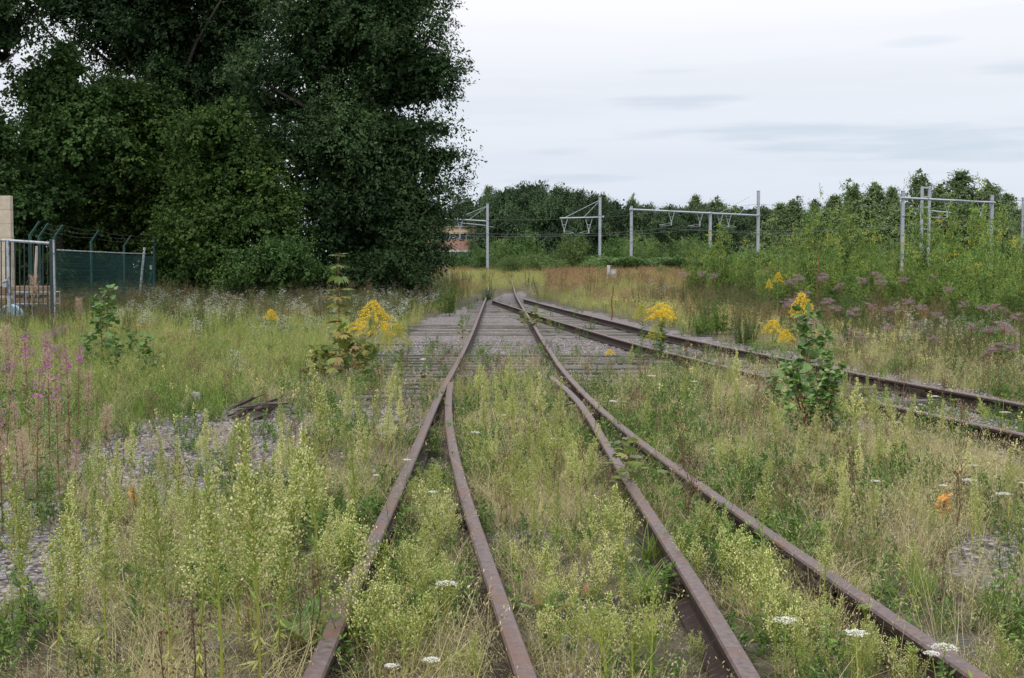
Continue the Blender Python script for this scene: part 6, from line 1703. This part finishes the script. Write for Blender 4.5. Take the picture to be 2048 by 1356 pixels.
def fillp(Lb, protos, n, poly, s0, s1, adj, chk=True, hh=.32):
    c = 0; tr_ = 0; mny, mxy = min(p[1] for p in poly), max(p[1] for p in poly)
    y0 = at_px(1024, mxy)[1]; y1 = at_px(1024, mny)[1]
    while c < n and tr_ < n * 80:
        tr_ += 1; y = math.sqrt(R.uniform(y0 * y0, y1 * y1)); x = R.uniform(-1, 1) * y * .6; px, py = px_ground(x, y)
        if not inpoly(np.array([float(px)]), np.array([float(py)]), poly)[0]: continue
        if rail_dist(np.array([x]), np.array([y]))[0] < .1: continue
        Lb.add(protos[int(R.integers(0, len(protos)))], x, y, R.uniform(s0, s1), adj=adj); c += 1
fillp(TL, TF, 24, [(230, 800), (640, 740), (860, 760), (800, 900), (600, 930), (230, 960)], .7, 1.2, 'small')
fillp(TL, TF, 50, [(1280, 700), (1450, 730), (1700, 800), (2060, 880), (2060, 1000), (1600, 960), (1300, 850)], .7, 1.2, 'small')
fillp(TL, TF, 40, [(1150, 605), (1450, 660), (1750, 720), (2100, 790), (2100, 720), (1700, 680), (1400, 640)], .9, 1.5, 'small')
TL.flush()
def fireweed(h, seeds=.6, flowers=.5):
    st, lf, fl, sd = MB(), MB(), MB(), MB(); P = stem_curve(h, .06); tube(st, P, np.linspace(.005, .0015, len(P)), 4, .5)
    n = 80; t = R.uniform(.05, .7, n); a = R.uniform(0, 6.28, n); X = np.stack([np.cos(a), np.sin(a), R.uniform(-.3, .6, n)], 1); L = R.uniform(.05, .1, n)
    scat(lf, *NARROW, at_curve(P, t), X, np.array([0, 0, 1.]) + rnd(n, .3), L, L * .16, tint=R.uniform(0, 1, n))
    n = int(90 * seeds); t = R.uniform(.55, .93, n); a = R.uniform(0, 6.28, n); X = np.stack([np.cos(a), np.sin(a), R.uniform(.5, 1.6, n)], 1); C_ = at_curve(P, t)
    scat(sd, *NARROW, C_, X, rdir(n), R.uniform(.04, .075, n), .004, tint=R.uniform(0, .5, n))
    k = n * 6; C2 = np.repeat(C_, 6, 0) + np.repeat(norm(X), 6, 0) * R.uniform(.01, .07, k)[:, None] + rnd(k, .008); scat(sd, *NARROW, C2, rdir(k), rdir(k), R.uniform(.008, .02, k), .004, tint=R.uniform(.3, 1, k))
    n = int(34 * flowers); t = R.uniform(.80, 1.0, n); a = R.uniform(0, 6.28, n); o = np.stack([np.cos(a), np.sin(a), np.full(n, .3)], 1); C_ = at_curve(P, t) + o * .025
    for q in range(4):
        b = q * 1.57; X = norm(rnd(n, 1)); scat(fl, *LEAF, C_, X, o, .017, .012, tint=R.uniform(0, 1, n))
    return [('stem', st, M['redstem'], False), ('foliage', lf, M['herb'], False), ('seed_pods', sd, M['fluff'], False), ('flower_head', fl, M['magenta'], False)]
FW = [Proto('fireweed', 'fireweed', fireweed(.95, 1.2, .12)), Proto('fireweed', 'fireweed', fireweed(.9, .9, .4)), Proto('fireweed', 'fireweed', fireweed(.8, .5, .6)), Proto('fireweed', 'fireweed', fireweed(.8, 1.6, 0.0))]
fw = [(178,960,728,0,'fluffy pink seeding'),(120,1010,745,1,'magenta and pink'),(75,1040,735,1,'tall magenta'),(40,1000,790,0,'fluffy seeding'),(140,930,700,2,'magenta flowered'),(100,930,690,2,'bright magenta'),(60,900,668,1,'far magenta'),(12,960,700,0,'edge'),(25,860,640,3,'pale straw coloured'),(5,1060,800,2,'magenta at the edge'),(210,1010,800,3,'pale seeding'),(55,1080,850,3,'low pale seeding'),(150,1090,880,1,'low magenta'),(90,860,660,1,'back magenta'),(158,870,690,2,'slim magenta'),(30,1110,880,0,'low fluffy')]
for px, pb, pt, k, ad in fw:
    put_top(FW[k], (.95, .9, .8, .8)[k], ad + ' fireweed in the stand at the left edge', px, pb, pt, 'fireweed stand at the left edge', 1.0)
put_top(FW[3], .8, 'pink plumed fireweed in front of the gate bars', 73, 668, 545, 'fireweed by the fence', 1.4)
put_top(FW[3], .8, 'straw coloured seeding plant by the fence post', 160, 700, 590, 'fireweed by the fence', 1.3)
put_top(FW[0], .95, 'purple fireweed standing alone on the gravel near the poplar sapling', 1481, 960, 850, 'fireweed on the gravel', .6)
def agrimony(h, col='mauve'):
    st, lf, fl = MB(), MB(), MB(); P = stem_curve(h, .05); tube(st, P, np.linspace(.006, .003, len(P)), 4, .5)
    n = 60; t = R.uniform(.1, .9, n); a = R.uniform(0, 6.28, n); X = np.stack([np.cos(a), np.sin(a), R.uniform(-.3, .4, n)], 1); L = R.uniform(.06, .13, n) * (1.15 - .6 * t)
    scat(lf, *LEAF, at_curve(P, t), X, np.array([0, 0, 1.]) + rnd(n, .3), L, L * .34, tint=R.uniform(0, 1, n))
    for q in range(15):
        a_ = q * 2.4; rr = .13 * math.sqrt((q + .3) / 15) * h; p0 = at_curve(P, np.array([R.uniform(.84, .96)]))[0]; e = P[-1] + np.array([math.cos(a_) * rr, math.sin(a_) * rr, R.uniform(-.10, .05)])
        tube(st, [p0, e], [.002, .0015], 3, .5); k = 44; C_ = e + rnd(k, 1) * np.array([.022, .022, .012])
        scat(fl, *BUD, C_, np.array([0, 0, 1.]) + rnd(k, .5), rdir(k), .014, .008, tint=R.uniform(0, 1, k))
    return [('stem', st, M['redstem'], False), ('foliage', lf, M['herbdark'], False), ('flower_head', fl, M[col], False)]
AG = [Proto('hemp_agrimony', 'hemp agrimony', agrimony(h)) for h in (1.1, 1.2, 1.0)]; AGH = (1.1, 1.2, 1.0)
AL = Labeler('hemp agrimony', None, 'mauve hemp agrimonies')
ag = [(1590,700,600),(1610,690,585),(1640,700,598),(1575,690,605),(1665,705,612),(1625,720,640),(1700,720,620),(1680,660,570),(1720,640,558),(1760,655,562),(1640,640,556),(1600,640,552),(1575,650,560),(1740,700,610),(1780,700,615),(1750,640,548),(1810,690,600),(1850,700,612),(1880,710,628),(1830,730,645),(1770,730,650),(1920,690,605),(1965,700,612),(1985,710,612),(2010,700,618),(2030,715,630),(1990,770,650),(2015,780,648),(1970,770,655),(2040,760,660),(2000,800,690),(1975,800,700),(2030,810,688),(1940,740,650),(1860,640,552),(1900,660,575),(1650,630,548),(1800,640,556),(1400,620,545),(1372,618,547),(1425,622,550),(1690,740,660),(1720,745,668),(1850,750,672),(2046,650,590),(2060,700,612)]
for px, pb, pt in ag:
    k = int(R.integers(0, 3)); x, y = at_px(px, pb); h = EYE + (541 - pt) * y / F - tz(x, y); AL.add(AG[k], x, y, h / AGH[k] * 1.0, adj='dusty mauve')
for px, pb, pt in ((110,780,660),(135,770,655),(60,790,668),(85,800,675),(128,860,700),(45,830,700),(160,800,720),(12,880,730)):
    k = int(R.integers(0, 3)); x, y = at_px(px, pb); h = EYE + (541 - pt) * y / F - tz(x, y); AL.add(AG[k], x, y, (.8 * h / AGH[k],) * 2 + (h / AGH[k],), adj='brownish mauve')
AL.flush()
def dock(n=12, L=.2, col='dock'):
    lf = MB(); a = np.arange(n) * 2.4; up = R.uniform(.35, 1.4, n); X = np.stack([np.cos(a), np.sin(a), up], 1)
    T = np.array([(0, .04, 0), (0, -.04, 0), (.25, .12, .02), (.25, -.12, .02), (.55, .16, .0), (.55, -.16, 0), (.85, .09, -.10), (.85, -.09, -.10), (1, 0, -.2), (.25, 0, -.01), (.55, 0, -.03), (.85, 0, -.12)])
    Fq = np.array([[0, 2, 9], [0, 9, 1], [1, 9, 3], [2, 4, 10], [2, 10, 9], [9, 10, 5], [9, 5, 3], [4, 6, 11], [4, 11, 10], [10, 11, 7], [10, 7, 5], [6, 8, 11], [11, 8, 7]])
    s = L * R.uniform(.6, 1.1, n); scat(lf, T, Fq, np.zeros((n, 3)) + rnd(n, .006), X, np.array([0, 0, 1.]) - X * .3, s, s, s, tint=np.clip(R.normal(.4, .28, n), 0, 1))
    st = MB(); tube(st, [(0, 0, -.02), (0, 0, .02)], [.012, .008], 6, .5)
    return [('leaf_rosette', lf, M[col], False), ('root_crown', st, M['redstem'], False)]
DK = [Proto('dock_plant', 'dock plant', dock(11, .23)), Proto('dock_plant', 'dock plant', dock(9, .17))]
for px, pb, k, s, lab in ((612, 1292, 0, 1.0, 'broad leaved dock with a red leaf beside the leftmost rail'), (1093, 1235, 1, 1.1, 'low dock rosette in the middle between the rails'), (730, 1125, 1, .8, 'small dock against the leftmost rail'), (1180, 1195, 1, .6, 'small dock under the pale weeds'), (1720, 960, 1, .7, 'small dock in the right dry grass')):
    x, y = at_px(px, pb); DK[k].put(lab, (x, y, 0), R.uniform(0, 6.28), s, 'dock plants')
# reed-like fresh grass tussocks right beside rail C
tus = MB(); blades(tus, 70, .42, .10, .008, .7, 5, (.2, 1), .35)
TU = Proto('grass_tussock', 'grass tussock', [('blades', tus, M['greengrass'], False)])
for px, pb, s, lab in ((1275,1010,.8,'green grass tussock between the two right rails'),(1330,1030,.8,'second green tussock between the two right rails'),(1325,960,.9,'upright green tussock by the long rail'),(1290,1200,.7,'green tussock left of the switch rail'),(1310,1130,.8,'green tussock crossing under the switch rail'),(1845,1190,.7,'green tussock in the right corner grass'),(430,840,.9,'green tussock in front of the rotten timber'),(1360,880,.8,'green tussock in the dry grass'),(600,930,.7,'green tussock beside the gravel patch'),(905,1000,.6,'green tussock between the left rails'),(880,1230,.6,'low green tussock between the left rails')):
    x, y = at_px(px, pb); TU.put(lab, (x, y, -.01), R.uniform(0, 6.28), s, 'green grass tussocks')
# dry plants of the middle distance
stake(1223, 640, 572, M['rust_stick'], 'rust brown dead stem standing behind the side track', .03, .022, 'dead_stem')
stake(1895 - 262, 640, 498, M['rust_stick'], 'dead brown stalk among the light birch bushes', .02, .02, 'dead_stem')
# leaning poles at the right foot of the great tree
m = MB(); a = np.array(D(880, 518, 60)); b = np.array(D(899, 552, 60)); tube(m, [a, (a + b) / 2 + [0, 0, .03], b], [.05, .05, .045], 6, cap=True)
tag(link('leaning_pole', m.mesh('leaning_pole', M['stick'])), 'grey pole leaning at the right foot of the great tree', 'pole')

# ---- rotten timber, stones and debris
def rotten(L, w_, h, seed):
    r = np.random.default_rng(seed); mb = MB()
    for q in range(15):
        l = L * r.uniform(.35, 1); th_ = r.uniform(.012, .04)
        V = np.array([[x, y, z] for x in (-l / 2, 0, l / 2) for y in (-.5, .5) for z in (-.5, .5)])
        V[:, 1] *= th_ * (1.6 + r.uniform(-.4, .4, 12)); V[:, 2] *= th_ * (1 + r.uniform(-.5, .5, 12)); V[:4, 1:] *= r.uniform(.1, .7); V[8:, 1:] *= r.uniform(.1, .6); V[:, 0] += r.normal(0, .02, 12)
        Mx = np.array(Matrix.Rotation(r.normal(0, .35), 3, 'Z') @ Matrix.Rotation(-abs(r.normal(.12, .22)), 3, 'Y') @ Matrix.Rotation(r.uniform(0, 3), 3, 'X'))
        V = V @ Mx.T + np.array([r.normal(0, L * .15), r.normal(0, w_ * .3), h * .3 + r.uniform(0, h)])
        Fq = [[0, 1, 3, 2], [0, 4, 5, 1], [1, 5, 7, 3], [3, 7, 6, 2], [2, 6, 4, 0], [4, 8, 9, 5], [5, 9, 11, 7], [7, 11, 10, 6], [6, 10, 8, 4], [8, 10, 11, 9]]
        mb.add(V, Fq, r.uniform())
    return mb
o = link('rotten_timber', rotten(.52, .2, .1, 3).mesh('rotten_timber', M['deadwood']), None, (*at_px(505, 838), .0)); o.rotation_euler = (0, 0, .25); o.scale = (1, 1, 1.5); tag(o, 'rotten split timber lying on the gravel at left', 'timber')
o = link('rotten_timber', rotten(.36, .12, .03, 5).mesh('rotten_timber', M['deadwood']), None, (*at_px(590, 826), .0)); o.rotation_euler = (0, 0, -.3); o.scale = (1, 1, .6); tag(o, 'dark broken timber right of the large rotten one', 'timber')
def rock(sx, sy, sz, seed):
    import bmesh
    r = np.random.default_rng(seed); bm = bmesh.new(); bmesh.ops.create_icosphere(bm, subdivisions=3, radius=.5)
    V = np.array([v.co for v in bm.verts]); Fa = np.array([[v.index for v in f.verts] for f in bm.faces]); bm.free()
    for _ in range(9):
        d = r.normal(0, 1, 3); d /= np.linalg.norm(d); s = V @ d; lim = r.uniform(.26, .42); V = V - np.maximum(s - lim, 0)[:, None] * d
    V = V + np.array([[mnoise.noise(Vector(v * 5 + seed))] * 3 for v in V]) * .03
    mb = MB(); mb.add(V * np.array([sx, sy, sz]), Fa); return mb
for px, py, s, lab, sd in ((390, 815, (.15, .14, .26), 'upright grey stone at the left gravel edge', 1), (362, 822, (.22, .16, .13), 'low pale stone beside the upright one', 2), (1440, 752, (.42, .25, .2), 'grey concrete lump beside the side track', 3), (545, 815, (.14, .1, .12), 'small pale stone behind the rotten timber', 4), (848, 722, (.18, .12, .06), 'flat white stone on the sleepers', 5), (205, 920, (.12, .1, .08), 'pale stone in the left gravel', 6)):
    x, y = at_px(px, py); o = link('rock', rock(*s, sd).mesh('rock', M['concrete'], smooth=False), None, (x, y, s[2] * .28)); o.rotation_euler = (0, 0, sd); tag(o, lab, 'stone')
# half buried timber heap below the birch bushes
for i, (px, py, L, rz, lab) in enumerate(((1750, 612, 2.4, .06, 'long grey timber lying under the birch bushes'), (1790, 616, 2.0, -.05, 'shorter grey timber in front of the long one'), (1910, 622, 1.6, .2, 'end of a timber under the right birch bush'))):
    x, y = at_px(px, py); m = MB(); box(m, (0, 0, .55 + .08 * i), (L, .26, .16), rz=rz, ry=.03 * (i - 1), bev=.02); o = link('old_timber', m.mesh('old_timber', M['deadwood']), None, (x, y, .1)); tag(o, lab, 'timber')
